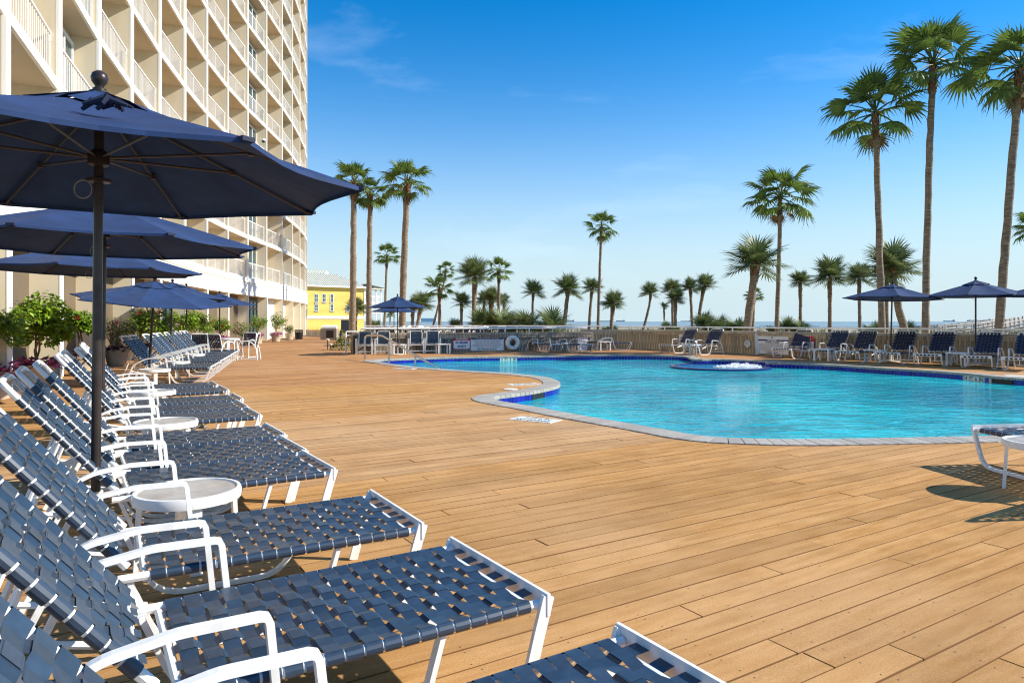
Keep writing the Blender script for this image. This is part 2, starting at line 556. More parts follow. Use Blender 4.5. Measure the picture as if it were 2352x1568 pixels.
def inside_runs(loop, v):
    """intervals of u where the line at cross-plank coordinate v lies inside the loop"""
    us = []
    n = len(loop)
    for i in range(n):
        a, b = loop[i], loop[(i+1) % n]
        va, vb = a.dot(E2), b.dot(E2)
        if (va > v) != (vb > v):
            t = (v-va)/(vb-va)
            us.append(a.lerp(b, t).dot(E1))
    us.sort()
    return list(zip(us[::2], us[1::2]))

def minus(runs, cut):
    out = []
    for a, b in runs:
        segs = [(a, b)]
        for c, d in cut:
            nx = []
            for p, q in segs:
                if d <= p or c >= q: nx.append((p, q))
                else:
                    if c > p: nx.append((p, c))
                    if d < q: nx.append((d, q))
            segs = nx
        out += segs
    return out

DECK_OUT = [Vector(p) for p in [(12, -2.5), (18, 9), (17.2, 16.3), (15.1, 20.2), (13.9, 21.5), (10.95, 23.7), (9.15, 26.9), (6.45, 31.1), (4.3, 32.2), (3.2, 50), (-4.5, 52), (-5.2, 60),
            (-19.5, 61.2)]] + [Vector((p.x-0.9, p.y)) for p in reversed(FIN[:15])] + [Vector((-5.0, 3.6)), Vector((-4.5, -2.5))]

# ------------------------------------------------------------------ deck: base sheet and planks
deck = structure(fill([DECK_OUT, POOL_MID], -0.035).build('pool_deck', deck_base_mat))
PITCH, PW, PT = 0.14, 0.1318, 0.03
planks = []
rp = random.Random(5)
row = 0
v = -1.5
vmax = max(p.dot(E2) for p in DECK_OUT)
while v < vmax:
    runs = []
    ro = inside_runs(DECK_OUT, v)
    if ro:
        cut = []
        for dv in (-PW/2, 0, PW/2):
            cut += inside_runs(POOL_MID, v+dv)
        start = rp.uniform(0, 3.66)
        for a, b in minus(ro, cut):
            k = math.floor((a-start)/3.66)
            u = start+k*3.66
            while u < b:
                p, q = max(a, u), min(b, u+3.66)
                if q-p > 0.06:
                    planks.append((p+0.004, q-0.004, v, rp.uniform(-0.0022, 0.0008)))
                u += 3.66
    v += PITCH
def plank_size(pl):
    p, q, vv, _ = pl
    best = 0
    for k in range(9):
        u = p+(q-p)*k/8
        P = E1*u+E2*vv
        if P.y > 0.8 and abs(P.x) < 0.78*P.y+0.1 and 2.2 < P.y:
            best = max(best, 1/P.y**2)
    return best
planks = [pl for pl in planks]
planks.sort(key=plank_size, reverse=True)
def plank_hexa(mb, pl, o=None):
    p, q, vv, dz = pl
    c = E1*((p+q)/2)+E2*vv
    if o is None: o = c
    pts = []
    for z in (-PT, 0):
        for su, sv in ((p, -1), (q, -1), (q, 1), (p, 1)):
            w = E1*su+E2*(vv+sv*PW/2)
            pts.append((w.x-o.x, w.y-o.y, z+dz))
    z0 = mb.cur; mb.hexa(pts)
    mb.mi[-6:] = [z0, z0]+[3]*4             # sawn sides are dark with dirt
def zone(vv):
    if 5.35 < vv < 8.9: return 1
    if vv > 13.5: return 2
    return 0
PM = [plank_mat, plank_pale, plank_far, M('dirty_plank_side', (0.25, 0.12, 0.038), 0.95)]
for pl in planks[:298]:
    mb = MB(); p, q, vv, dz = pl
    c = E1*((p+q)/2)+E2*vv
    mb.cur = zone(vv); plank_hexa(mb, pl, c)
    mb.build('plank', PM, deck, loc=(c.x, c.y, 0))
mb = MB()
for pl in planks[298:]:
    mb.cur = zone(pl[2]); plank_hexa(mb, pl, Vector((0, 0)))
tag(mb.build('planks', PM, deck), kind='stuff')
# screw heads on the near boards
mb = MB()
for pl in planks[:160]:
    p, q, vv, dz = pl
    u = math.ceil(p/0.405)*0.405
    while u < q:
        for sv in (-0.045, 0.045):
            P = E1*(u+rp.uniform(-.012, .012))+E2*(vv+sv+rp.uniform(-.006, .006))
            if 1.8 < P.y < 5.2:
                mb.poly([(P.x+0.0038*math.cos(k*math.pi/3), P.y+0.0038*math.sin(k*math.pi/3), dz+0.0006) for k in range(6)])
        u += 0.405
tag(mb.build('screws', M('screw_head', (0.10, 0.06, 0.035), 0.5), deck), kind='stuff')

# ------------------------------------------------------------------ pool shell, water, tiles, coping
WZ = -0.145
basin = structure(thing('pool', None, None))
fl = fill([POOL], -1.25)
shell = MB(); shell.v = fl.v; shell.f = fl.f; shell.mi = fl.mi
for i in range(NP):
    a, b = POOL[i], POOL[(i+1) % NP]
    shell.quad((a.x, a.y, -1.25), (a.x, a.y, -0.30), (b.x, b.y, -0.30), (b.x, b.y, -1.25))
shell.build('pool_shell', plaster, basin)
gb = MB()
for i in range(NP):
    a, b = POOL[i], POOL[(i+1) % NP]
    gb.quad((a.x, a.y, -0.30), (a.x, a.y, -0.04), (b.x, b.y, -0.04), (b.x, b.y, -0.30))
gb.build('tile_bed', grout, basin)

def water_material(name, deep, light, alpha, bump, scale):
    m = bpy.data.materials.new(name); m.use_nodes = True
    n, l = m.node_tree.nodes, m.node_tree.links
    b = n['Principled BSDF']
    b.inputs['Roughness'].default_value = 0.03
    b.inputs['IOR'].default_value = 1.33
    b.inputs['Specular IOR Level'].default_value = 0.4
    b.inputs['Alpha'].default_value = alpha
    ge = n.new('ShaderNodeNewGeometry')
    w1 = n.new('ShaderNodeTexNoise'); w1.inputs['Scale'].default_value = 0.28; w1.inputs['Detail'].default_value = 3
    l.new(ge.outputs['Position'], w1.inputs['Vector'])
    st = n.new('ShaderNodeMapping'); st.inputs['Scale'].default_value = (1.0, 1.9, 1); st.inputs['Rotation'].default_value = (0, 0, R(-8))
    l.new(ge.outputs['Position'], st.inputs['Vector'])
    w2 = n.new('ShaderNodeTexNoise'); w2.inputs['Scale'].default_value = scale; w2.inputs['Detail'].default_value = 3; w2.inputs['Distortion'].default_value = 0.6
    w2.inputs['Roughness'].default_value = 0.45
    l.new(st.outputs[0], w2.inputs['Vector'])
    w3 = n.new('ShaderNodeTexNoise'); w3.inputs['Scale'].default_value = scale*4.5; w3.inputs['Detail'].default_value = 2
    l.new(st.outputs[0], w3.inputs['Vector'])
    mr_ = n.new('ShaderNodeMapRange'); mr_.inputs['From Min'].default_value = 0.35; mr_.inputs['From Max'].default_value = 0.65
    l.new(w1.outputs[0], mr_.inputs['Value'])
    c = n.new('ShaderNodeMixRGB'); c.inputs['Color1'].default_value = (*deep, 1); c.inputs['Color2'].default_value = (*light, 1)
    l.new(mr_.outputs[0], c.inputs['Fac'])
    vo = n.new('ShaderNodeTexVoronoi'); vo.feature = 'SMOOTH_F1'; vo.inputs['Scale'].default_value = 2.6  # caustic ripple light, painted into the water colour
    wv = n.new('ShaderNodeMixRGB'); wv.blend_type = 'ADD'; wv.inputs['Fac'].default_value = 0.5
    l.new(ge.outputs['Position'], wv.inputs['Color1']); l.new(w2.outputs['Color'], wv.inputs['Color2'])
    l.new(wv.outputs[0], vo.inputs['Vector'])
    cm = n.new('ShaderNodeMapRange'); cm.inputs['From Min'].default_value = 0.1; cm.inputs['From Max'].default_value = 0.6
    cm.inputs['To Min'].default_value = 0.86; cm.inputs['To Max'].default_value = 1.2
    l.new(vo.outputs['Distance'], cm.inputs['Value'])
    h = n.new('ShaderNodeHueSaturation'); l.new(c.outputs[0], h.inputs['Color']); l.new(cm.outputs[0], h.inputs['Value'])
    l.new(h.outputs[0], b.inputs['Base Color'])
    ad = n.new('ShaderNodeMath'); ad.operation = 'MULTIPLY_ADD'; ad.inputs[1].default_value = 0.25
    l.new(w3.outputs[0], ad.inputs[0]); l.new(w2.outputs[0], ad.inputs[2])
    bp = n.new('ShaderNodeBump'); bp.inputs['Strength'].default_value = 1.0; bp.inputs['Distance'].default_value = bump
    l.new(ad.outputs[0], bp.inputs['Height']); l.new(bp.outputs[0], b.inputs['Normal'])
    return m
pool_water = water_material('pool_water', (0.002, 0.29, 0.38), (0.008, 0.60, 0.66), 0.86, 0.05, 1.7)
structure(fill([POOL], WZ).build('pool_water', pool_water))

def outward(i):
    t = (POOL[(i+1) % NP]-POOL[i]).normalized()
    return Vector((t.y, -t.x))
bricks = []
for i in range(NP):
    j = (i+1) % NP
    a, b, c, d = POOL[i], POOL[j], POOL_OUT[j], POOL_OUT[i]
    a = a-outward(i)*0.02; b = b-outward(i)*0.02
    g = 0.035
    def lp(p, q, t): return p.lerp(q, t)
    a2, b2, c2, d2 = lp(a, b, g), lp(a, b, 1-g), lp(d, c, 1-g), lp(d, c, g)
    ctr = (a2+b2+c2+d2)/4
    # visible in frame and nearness
    vis = 1/ctr.y if (ctr.y > 2 and abs(ctr.x) < 0.8*ctr.y) else 0
    bricks.append((vis, a2, b2, c2, d2, ctr))
bricks.sort(key=lambda q: -q[0])
coping = structure(thing('pool_coping', None, None))
def brick_mesh(mb, a2, b2, c2, d2, o, dz=0):
    ar = ((b2-a2).cross(d2-a2) if False else (b2-a2).x*(d2-a2).y-(b2-a2).y*(d2-a2).x)
    q = [a2, b2, c2, d2]
    if ar < 0: q = q[::-1]
    # bull-nosed inner edge
    top = [(p.x-o.x, p.y-o.y, 0.012+dz) for p in q]
    bot = [(p.x-o.x, p.y-o.y, -0.045) for p in q]
    mb.hexa(bot+top)
rb = random.Random(8)
for vis, a2, b2, c2, d2, ctr in bricks[:290]:
    mb = MB(); brick_mesh(mb, a2, b2, c2, d2, ctr, rb.uniform(-.0015, .0015))
    mb.build('coping_brick', coping_mat, coping, loc=(ctr.x, ctr.y, 0))
mb = MB()
for vis, a2, b2, c2, d2, ctr in bricks[290:]:
    brick_mesh(mb, a2, b2, c2, d2, Vector((0, 0)))
if mb.v: tag(mb.build('coping_bricks', coping_mat, coping), kind='stuff')
# mortar bed under the bricks
mb = MB()
for i in range(NP):
    j = (i+1) % NP
    a, b, c, d = POOL[i], POOL[j], POOL_OUT[j], POOL_OUT[i]
    mb.quad((a.x, a.y, 0.004), (b.x, b.y, 0.004), (c.x, c.y, 0.004), (d.x, d.y, 0.004))
mb.build('mortar', M('mortar', (0.19, 0.17, 0.145), 0.9), coping)

# waterline tiles
fine = catmull([(p.x, p.y) for p in POOL], 0.118)
_a = sum(a.x*b.y-b.x*a.y for a, b in zip(fine, fine[1:]+fine[:1]))
if _a < 0: fine = fine[::-1]
tiles = []
SKIM = [gp(2113, 823), gp(1205, 902, -0.05), gp(2306, 866)]
MARK = [(gp(1171, 820), '3 FT 6 IN'), (gp(2237, 860), '4 FT 6 IN')]
def near_any(p, lst, r):
    return any((p-Vector(q)).length < r for q in lst)
for i in range(len(fine)):
    a, b = fine[i], fine[(i+1) % len(fine)]
    m = (a+b)/2
    t = (b-a).normalized(); inn = Vector((-t.y, t.x))
    if near_any(m, SKIM, 0.3) or near_any(m, [q[0] for q in MARK], 0.36):
        continue
    facing = -(m.normalized().dot(inn))
    vis = facing/m.y if (facing > 0.02 and m.y > 2 and abs(m.x) < 0.8*m.y) else 0
    tiles.append((vis, a, b, inn, m))
tiles.sort(key=lambda q: -q[0])
def tile_geo(mb, a, b, inn, z0, z1, o):
    g = 0.035
    a2, b2 = a.lerp(b, g), a.lerp(b, 1-g)
    p = [a2, b2, b2+inn*0.008, a2+inn*0.008]
    mb.hexa([(q.x-o.x, q.y-o.y, z0) for q in p]+[(q.x-o.x, q.y-o.y, z1) for q in p])
shared = None
for vis, a, b, inn, m in tiles[:290]:
    mb = MB(); tile_geo(mb, a, b, inn, -0.156, -0.046, m)
    mb.build('tile', tile_blue, basin, loc=(m.x, m.y, 0))
mb = MB()
for k, (vis, a, b, inn, m) in enumerate(tiles):
    if k >= 290: tile_geo(mb, a, b, inn, -0.156, -0.046, Vector((0, 0)))
    tile_geo(mb, a, b, inn, -0.27, -0.16, Vector((0, 0)))
tag(mb.build('tiles', tile_blue, basin), kind='stuff')

def pool_frame(P):
    """point on the pool edge nearest P with its inward normal"""
    P = Vector(P); i = min(range(len(fine)), key=lambda k: (fine[k]-P).length)
    a, b = fine[i-1], fine[(i+1) % len(fine)]
    t = (b-a).normalized(); return fine[i], Vector((-t.y, t.x)), t
for P in SKIM:
    p, inn, t = pool_frame(P)
    mb = MB()
    for (x0, x1, z0, z1) in ((-.25, .25, -.062, -.046), (-.25, .25, -.21, -.195), (-.25, -.235, -.195, -.062), (.235, .25, -.195, -.062)):
        q = [p+t*x0-inn*.05, p+t*x1-inn*.05, p+t*x1+inn*.012, p+t*x0+inn*.012]
        mb.hexa([(w.x, w.y, z0) for w in q]+[(w.x, w.y, z1) for w in q])
    q = [p+t*-.24+inn*.009, p+t*.24+inn*.009]
    mb.quad((q[0].x, q[0].y, -.195), (q[1].x, q[1].y, -.195), (q[1].x, q[1].y, -.06), (q[0].x, q[0].y, -.06))
    mb.build('skimmer_mouth', black, basin)
for P, txt in MARK:
    p, inn, t = pool_frame(P)
    ang = math.atan2(inn.y, inn.x)
    n = len(txt)
    for k in range(4):
        mb = MB(); x0 = -0.32+k*0.16
        c = p-t*(x0+0.08)
        q = [Vector((-.006, -.0775)), Vector((.010, -.0775)), Vector((.010, .0775)), Vector((-.006, .0775))]
        mb.hexa([(w.x, w.y, -.165) for w in q]+[(w.x, w.y, -.046) for w in q])
        o = mb.build('marker_tile', tile_white, basin, loc=(c.x, c.y, 0)); o.rotation_euler = (0, 0, ang)
        lettering(txt.split(' ')[k], 0.115, ink, o, (0.0125, 0, -.103), (R(90), 0, R(90)), bold=0.002)

# hot tub ring in the far corner of the pool
tub = structure(thing('hot_tub', None, None, (TUB_C.x, TUB_C.y, 0)))
mb = MB(); mb.lathe([(1.5, -0.8), (1.5, -0.115), (1.485, -0.10), (1.3, -0.10), (1.285, -0.115), (1.285, -0.6)], 64)
mb.build('tub_rim', M('navy_tub_tile', (0.01, 0.016, 0.13), .15, rnd=.2), tub, True)
mb = MB()
mb.poly([(1.29*math.cos(k*math.pi/24), 1.29*math.sin(k*math.pi/24), -0.125) for k in range(48)])
tub_water = water_material('tub_water', (0.015, 0.20, 0.42), (0.05, 0.36, 0.58), 0.9, 0.08, 3)
mb.build('tub_water', tub_water, tub)
mb = MB(); rf = random.Random(3)
for k in range(2600):
    q = rf.uniform(-2.6, 1.2); r = math.sqrt(rf.random())*1.15
    x, y = 0.42+r*math.cos(q)*.75, 0.22+r*math.sin(q)*0.85
    if x*x+y*y > 1.5 or (x < -0.55): continue
    s = rf.uniform(.01, .034); z = -0.126+rf.uniform(0, .10)*rf.random()**2
    mb.lathe([(s, 0), (s*.8, s*.35), (s*.3, s*.55)], 5, (x, y, z))
tag(mb.build('foam', foam, tub), kind='stuff')

# ------------------------------------------------------------------ ground beyond the deck, sea
sand = M('dune_sand', (0.42, 0.35, 0.25), 0.95, rgb2=(0.20, 0.19, 0.10), scale=0.35, bump=0.3, vmin=0.45, vmax=0.6)
big = [Vector(p) for p in ((-400, -60), (1200, -60), (1200, 300), (-400, 300))]
structure(fill([big, DECK_OUT], -0.6).build('ground', sand))
mb = MB()
n = len(DECK_OUT)
for i in range(n):
    a, b = DECK_OUT[i], DECK_OUT[(i+1) % n]
    mb.quad((a.x, a.y, -0.6), (b.x, b.y, -0.6), (b.x, b.y, -0.032), (a.x, a.y, -0.032))
mb.build('deck_skirt', wood_dark, deck)
sea_mat = M('sea_water', (0.10, 0.165, 0.195), 0.22, var=0.2, scale=0.03, bump=0.6, bscale=0.35, stretch=(0.5, 1.6, 1), coords='Object', spec=0.35)
mb = MB()
xs = [-6000, -900, -300, -150, -75, 0, 75, 150, 300, 900, 6000]
sh = [300, 262, 236, 222, 230, 214, 224, 216, 228, 256, 300]
for k in range(len(xs)-1):
    mb.quad((xs[k], sh[k], -0.55), (xs[k+1], sh[k+1], -0.55), (xs[k+1]*1.0, 14000, -0.55), (xs[k], 14000, -0.55))
structure(mb.build('sea', sea_mat))
# surf line
mb = MB(); rs = random.Random(4)
x = -200
while x < 300:
    w = rs.uniform(6, 22); y = 236+rs.uniform(-8, 14)
    mb.box((x, y, -0.42), (w, 1.6, 0.3)); x += w+rs.uniform(3, 16)
tag(mb.build('surf', foam), kind='stuff')
# ------------------------------------------------------------------ hotel tower
NF = len(FIN)
SOF, BAND_T, ST, NFLOOR = 2.86, 3.93, 2.62, 13
TOP = BAND_T + ST*NFLOOR
hotel = thing('hotel_tower', 'tall curved cream hotel with rows of recessed balconies along the deck', 'hotel', (0, 0, 0))
head = []
for i in range(NF-1):
    d = FIN[i+1]-FIN[i]
    head.append(math.atan2(d.x, d.y))
INW = []
for i in range(NF):
    h = head[0] if i == 0 else head[-1] if i == NF-1 else (head[i-1]+head[i])/2
    h = min(h, R(-13.5))
    INW.append(Vector((-math.cos(h), math.sin(h))))
DEEP = {2: 0.62, 9: 0.66, 11: 0.8}           # bays whose glass door stands close to the front
def off(i, d): return FIN[i]+INW[i]*d
FT = 0.30
for i in range(NF):
    p = FIN[i]; inw = INW[i]; t = Vector((-inw.y, inw.x))
    a, b = p+inw*0.02, p+inw*1.9
    mb = MB()
    q = [a-t*FT/2, a+t*FT/2, b+t*FT/2, b-t*FT/2]
    mb.hexa([(w.x-p.x, w.y-p.y, BAND_T-0.4) for w in q]+[(w.x-p.x, w.y-p.y, TOP) for w in q])
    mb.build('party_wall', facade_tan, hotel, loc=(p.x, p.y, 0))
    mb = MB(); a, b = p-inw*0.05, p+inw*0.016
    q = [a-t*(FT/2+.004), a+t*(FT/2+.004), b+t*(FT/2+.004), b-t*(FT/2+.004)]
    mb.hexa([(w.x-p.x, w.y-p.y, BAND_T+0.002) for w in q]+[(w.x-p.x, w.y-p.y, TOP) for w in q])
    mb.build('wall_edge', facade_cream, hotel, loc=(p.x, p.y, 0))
    # ground floor pilaster
    mb = MB(); a, b = p-inw*0.05, p+inw*0.9
    q = [a-t*FT*.55, a+t*FT*.55, b+t*FT*.55, b-t*FT*.55]
    mb.hexa([(w.x-p.x, w.y-p.y, 0.0) for w in q]+[(w.x-p.x, w.y-p.y, SOF+.02) for w in q])
    mb.cur = 1; a, b = p-inw*0.07, p-inw*0.054
    q = [a-t*(FT*.55+.004), a+t*(FT*.55+.004), b+t*(FT*.55+.004), b-t*(FT*.55+.004)]
    mb.hexa([(w.x-p.x, w.y-p.y, 0.05) for w in q]+[(w.x-p.x, w.y-p.y, SOF) for w in q])
    mb.build('pilaster', [pil_cream, stucco_white], hotel, loc=(p.x, p.y, 0))
def strip(mb, d0, d1, z0, z1):
    for i in range(NF-1):
        a, b, c, d = off(i, d0), off(i+1, d0), off(i+1, d1), off(i, d1)
        mb.hexa([(w.x, w.y, z0) for w in (a, b, c, d)]+[(w.x, w.y, z1) for w in (a, b, c, d)])
mb = MB(); strip(mb, -0.09, 1.9, SOF, BAND_T)
mb.build('podium_band', stucco_white, hotel)
mb = MB(); strip(mb, -0.115, -0.092, BAND_T-0.30, BAND_T-0.26)
mb.build('band_joint', facade_tan, hotel)
for k in range(1, NFLOOR+1):
    z = BAND_T+ST*k
    mb = MB(); strip(mb, 0.06, 1.88, z-0.2, z)
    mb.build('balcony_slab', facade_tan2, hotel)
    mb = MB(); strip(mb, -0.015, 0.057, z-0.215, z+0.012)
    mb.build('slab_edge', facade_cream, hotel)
for i in range(NF-1):
    d = DEEP.get(i, 1.62)
    mb = MB()
    a, b, c, e = off(i, d), off(i+1, d), off(i+1, d+.12), off(i, d+.12)
    mb.hexa([(w.x, w.y, BAND_T-.1) for w in (a, b, c, e)]+[(w.x, w.y, TOP) for w in (a, b, c, e)])
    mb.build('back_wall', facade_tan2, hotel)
# railings: one shared mesh per bay length
def railing_mesh(L):
    mb = MB(); h = L/2-FT/2-.03
    mb.box((0, 0, 0.98), (2*h+.1, .06, .045)); mb.box((0, 0, 0.09), (2*h, .035, .03))
    n = 22
    for k in range(n+1):
        x = -h+2*h*k/n
        w = .045 if k in (0, n, n//2) else .018
        mb.box((x, 0, .53), (w, .016, .87))
    mb.box((h+.0, .0, .90), (.03, .05, .2))
    return mb.mesh('balcony_railing', white_metal)
rail_me = railing_mesh(3.96)
door_glass = MB(); door_glass.quad((-.78, 0, .05), (-.02, 0, .05), (-.02, 0, 2.08), (-.78, 0, 2.08)); dg = door_glass.mesh('pane', glass)
df = MB()
for x in (-.82, 0, .82): df.box((x, 0, 1.05), (.07, .08, 2.14))
df.box((0, 0, 2.12), (1.72, .085, .08)); df.box((0, 0, .03), (1.72, .085, .06)); dfm = df.mesh('sliding_door', white_metal)
cur = MB(); 
for k in range(6): cur.box((.25+.09*k, .03, 1.06), (.075, .02, 2.0))
curm = cur.mesh('curtain', M('curtain_cloth', (0.25, 0.30, 0.30), 0.9))
for i in range(NF-1):
    a, b = off(i, .12), off(i+1, .12); m = (a+b)/2; ang = math.atan2((b-a).y, (b-a).x); L = (FIN[i+1]-FIN[i]).length
    for k in range(NFLOOR):
        z = BAND_T+ST*k
        if m.y*738/F+EYE+3 < z: continue                      # far above the frame here
        o = link('balcony_railing', rail_me, hotel, (m.x, m.y, z)); o.rotation_euler = (0, 0, ang); o.scale = (L/3.96, 1, 1)
        if i in DEEP:
            d = DEEP[i]; c0 = off(i+1, d-.05); c1 = off(i, d-.05); c = c0.lerp(c1, 0.28 if i == 2 else .26)
            f = link('sliding_door', dfm, hotel, (c.x, c.y, z+.02)); f.rotation_euler = (0, 0, ang)
            p1 = link('pane', dg, f); p2 = link('pane', dg, f, (.8, 0, 0))
# balcony furniture seen through the bars is left to the railings; ground floor walls and doors
for i in range(NF-1):
    a, b = off(i, .5), off(i+1, .5); c, d = off(i+1, .62), off(i, .62)
    white = i >= 10
    mb = MB(); mb.hexa([(w.x, w.y, 0) for w in (a, b, c, d)]+[(w.x, w.y, SOF) for w in (a, b, c, d)])
    mb.build('ground_wall', stucco_white if white else ground_tan, hotel)
    m = (off(i, .485)+off(i+1, .485))/2; ang = math.atan2((b-a).y, (b-a).x)
    if i in (5, 9):
        f = thing('glass_door', None, None); f.parent = hotel; f.location = (m.x, m.y, 0); f.rotation_euler = (0, 0, ang)
        mb = MB()
        for x in (-1.5, -.75, 0, .75, 1.5): mb.box((x, -.03, 1.3), (.09, .08, 2.6))
        for z in (.06, 1.05, 2.1, 2.6): mb.box((0, -.032, z), (3.1, .075, .1))
        mb.build('door_frame', dark_frame, f)
        for x in (-1.125, -.375, .375, 1.125):
            g = MB(); g.quad((x-.35, -.028, .08), (x+.35, -.028, .08), (x+.35, -.028, 2.56), (x-.35, -.028, 2.56)); g.build('pane', glass, f)
    if i in (2, 3, 4, 7, 8):                                   # shallow vertical joint in the stucco panel
        mb = MB(); mb.box((0, -.006, 1.43), (.02, .02, 2.8)); o = mb.build('panel_joint', facade_tan, hotel, loc=(m.x, m.y, 0)); o.rotation_euler = (0, 0, ang)
    if i in (10, 11, 12, 13):
        mb = MB(); mb.box((0.1, -.02, 1.2), (2.6, .04, 2.4))
        o = mb.build('service_door', white_paint, hotel, loc=(m.x, m.y, 0)); o.rotation_euler = (0, 0, ang)
        mb = MB(); mb.box((1.15, -.07, 1.05), (.04, .06, .16)); mb.build('handle', steel, o)
# a few dark chairs behind the balcony railings
def balcony_chair(loc, rz):
    t = thing('balcony_chair', 'dark chair seen through the bars of a hotel balcony railing', 'chair', loc, rz, 'chairs on the hotel balconies')
    mb = MB(); mb.box((0, 0, .42), (.5, .48, .04)); mb.build('seat', wood_dark, t)
    for k in range(4):
        mb = MB(); mb.box((0, -.24, .55+.11*k), (.48, .025, .07)); mb.build('slat', wood_dark, t)
    for x in (-.24, .24):
        for y in (-.22, .22): mb = MB(); mb.box((x, y, .33 if y > 0 else .48), (.045, .045, .66 if y > 0 else .96)); mb.build('leg', wood_dark, t)
    return t
bch = None
for i, k, f in ((1, 0, .4), (1, 0, .7), (3, 1, .45), (3, 2, .6), (4, 1, .55), (4, 2, .4), (5, 1, .6), (6, 2, .5), (6, 3, .4), (7, 1, .5), (7, 4, .6), (8, 3, .5), (8, 5, .4), (10, 3, .5)):
    p = off(i, .75).lerp(off(i+1, .75), f); loc = (p.x, p.y, BAND_T+ST*k+.015); rz = R(random.uniform(-110, -60))
    if bch is None: bch = balcony_chair(loc, rz)
    else: dup(bch, bch['label'], loc, rz)
# security camera on a balcony end
P = at(605, 323, 44.6); cm = thing('security_camera', 'white dome security camera fixed to the hotel wall edge', 'camera', P, R(20))
mb = MB(); mb.bar((-.2, 0, .1), (0, 0, .1), .06, .06); mb.lathe([(.12, .12), (.13, .0), (.12, -.02)], 14); mb.build('housing', white_metal, cm, True)
mb = MB(); mb.lathe([(.115, -.02), (.10, -.10), (.04, -.15)], 14); mb.build('dome', black, cm, True)

# ------------------------------------------------------------------ board walls
def board_wall(name, label, cat, pts, h, mat, cap_mat, board=0.138, cap_w=0.34, cap_t=0.085, over=0.05, pn='board'):
    t = thing(name, label, cat, (pts[0][0], pts[0][1], 0)); o = Vector(pts[0])
    rw = random.Random(len(pts)*7+3); cnt = 0
    back = MB(); capm = MB(); rest = MB()
    for a, b in zip(pts, pts[1:]):
        a, b = Vector(a)-o, Vector(b)-o; d = b-a; L = d.length; d.normalize(); nrm = Vector((d.y, -d.x))     # towards the pool
        ang = math.atan2(d.y, d.x)
        n = max(1, round(L/board)); w = L/n
        for k in range(n):
            c = a+d*(k+.5)*w+nrm*(rw.uniform(.0, .008))
            hh = h-cap_t-.002; 
            if cnt < 298:
                mb = MB(); mb.box((0, 0, hh/2), (w-.007, .022, hh)); ob = mb.build(pn, mat, t, loc=(c.x, c.y, 0)); ob.rotation_euler = (0, 0, ang); cnt += 1
            else:
                rest.box((c.x, c.y, hh/2), (w-.007, .022, hh), Matrix.Rotation(ang, 3, 'Z'))
        bk = [a-nrm*.02, b-nrm*.02, b-nrm*.16, a-nrm*.16]
        back.hexa([(q.x, q.y, 0) for q in bk]+[(q.x, q.y, h-cap_t-.004) for q in bk])
        m = max(1, round(L/2.4))
        for k in range(m):
            p, q = a.lerp(b, k/m+.002), a.lerp(b, (k+1)/m-.002)
            cq = [p+nrm*over, q+nrm*over, q+nrm*(over-cap_w), p+nrm*(over-cap_w)]
            mb = MB(); cc = (p+q)/2
            mb.hexa([(w_.x-cc.x, w_.y-cc.y, h-cap_t) for w_ in cq]+[(w_.x-cc.x, w_.y-cc.y, h) for w_ in cq])
            mb.build('cap_board', cap_mat, t, loc=(cc.x, cc.y, rw.uniform(-.004, .004)))
            mb = MB(); fq = [p+nrm*(over-.012), q+nrm*(over-.012), q+nrm*.022, p+nrm*.022]
            mb.hexa([(w_.x-cc.x, w_.y-cc.y, h-cap_t-.13) for w_ in fq]+[(w_.x-cc.x, w_.y-cc.y, h-cap_t-.003) for w_ in fq])
            mb.build('fascia_board', mat, t, loc=(cc.x, cc.y, 0))
    back.build('backing', wood_dark, t)
    if rest.v: tag(rest.build('boards', mat, t), kind='stuff')
    return t

def pipe_rail(name, label, pts, z, r=0.028, post_z=None, step=1.35, off=-0.12):
    t = thing(name, label, 'railing', (pts[0][0], pts[0][1], 0)); o = Vector(pts[0])
    sh = []
    for k, p in enumerate(pts):
        a = Vector(pts[max(k-1, 0)]); b = Vector(pts[min(k+1, len(pts)-1)]); d = (b-a).normalized()
        sh.append(Vector(p)-o+Vector((d.y, -d.x))*off)
    mb = MB(); mb.tube([(p.x, p.y, z) for p in sh], r, 8); mb.build('top_rail', white_metal, t, True)
    for a, b in zip(sh, sh[1:]):
        L = (b-a).length; n = max(1, round(L/step))
        for k in range(n):
            c = a.lerp(b, (k+.5)/n)
            mb = MB(); mb.box((0, 0, (z+post_z)/2), (.045, .045, z-post_z)); ob = mb.build('post', white_metal, t, loc=(c.x, c.y, 0))
    return t

BA, BB = Vector((-6.26, 27.0)), Vector((3.59, 30.4))
bard = (BB-BA).normalized(); barn = Vector((bard.y, -bard.x)); bar_ang = math.atan2(bard.y, bard.x)
bar = board_wall('bar_counter', 'long weathered grey board bar counter carrying pool signs and a life ring', 'bar counter', [BA, BB], 0.80, wood_grey, wood_grey, cap_w=0.62, cap_t=0.09, over=0.10)
mb = MB()
for (p, q) in ((Vector((0, 0)), Vector((0, 0))-barn*.9), (BB-BA, BB-BA-barn*.9)):
    d = (q-p).normalized(); s = Vector((-d.y, d.x))*.03
    cq = [p-s, q-s, q+s, p+s]; mb.hexa([(w.x, w.y, 0) for w in cq]+[(w.x, w.y, .70) for w in cq])
mb.build('end_panel', wood_grey, bar)
mb = MB(); mb.box((0.05, -.02, .36), (.13, .13, .72), Matrix.Rotation(bar_ang, 3, 'Z')); mb.build('corner_post', wood_dark, bar)
pipe_rail('bar_rail', 'thick white pipe rail along the top of the weathered bar counter', [BA+bard*.3, BB-bard*.15], 0.985, r=0.042, post_z=0.80, step=1.12, off=-.25)

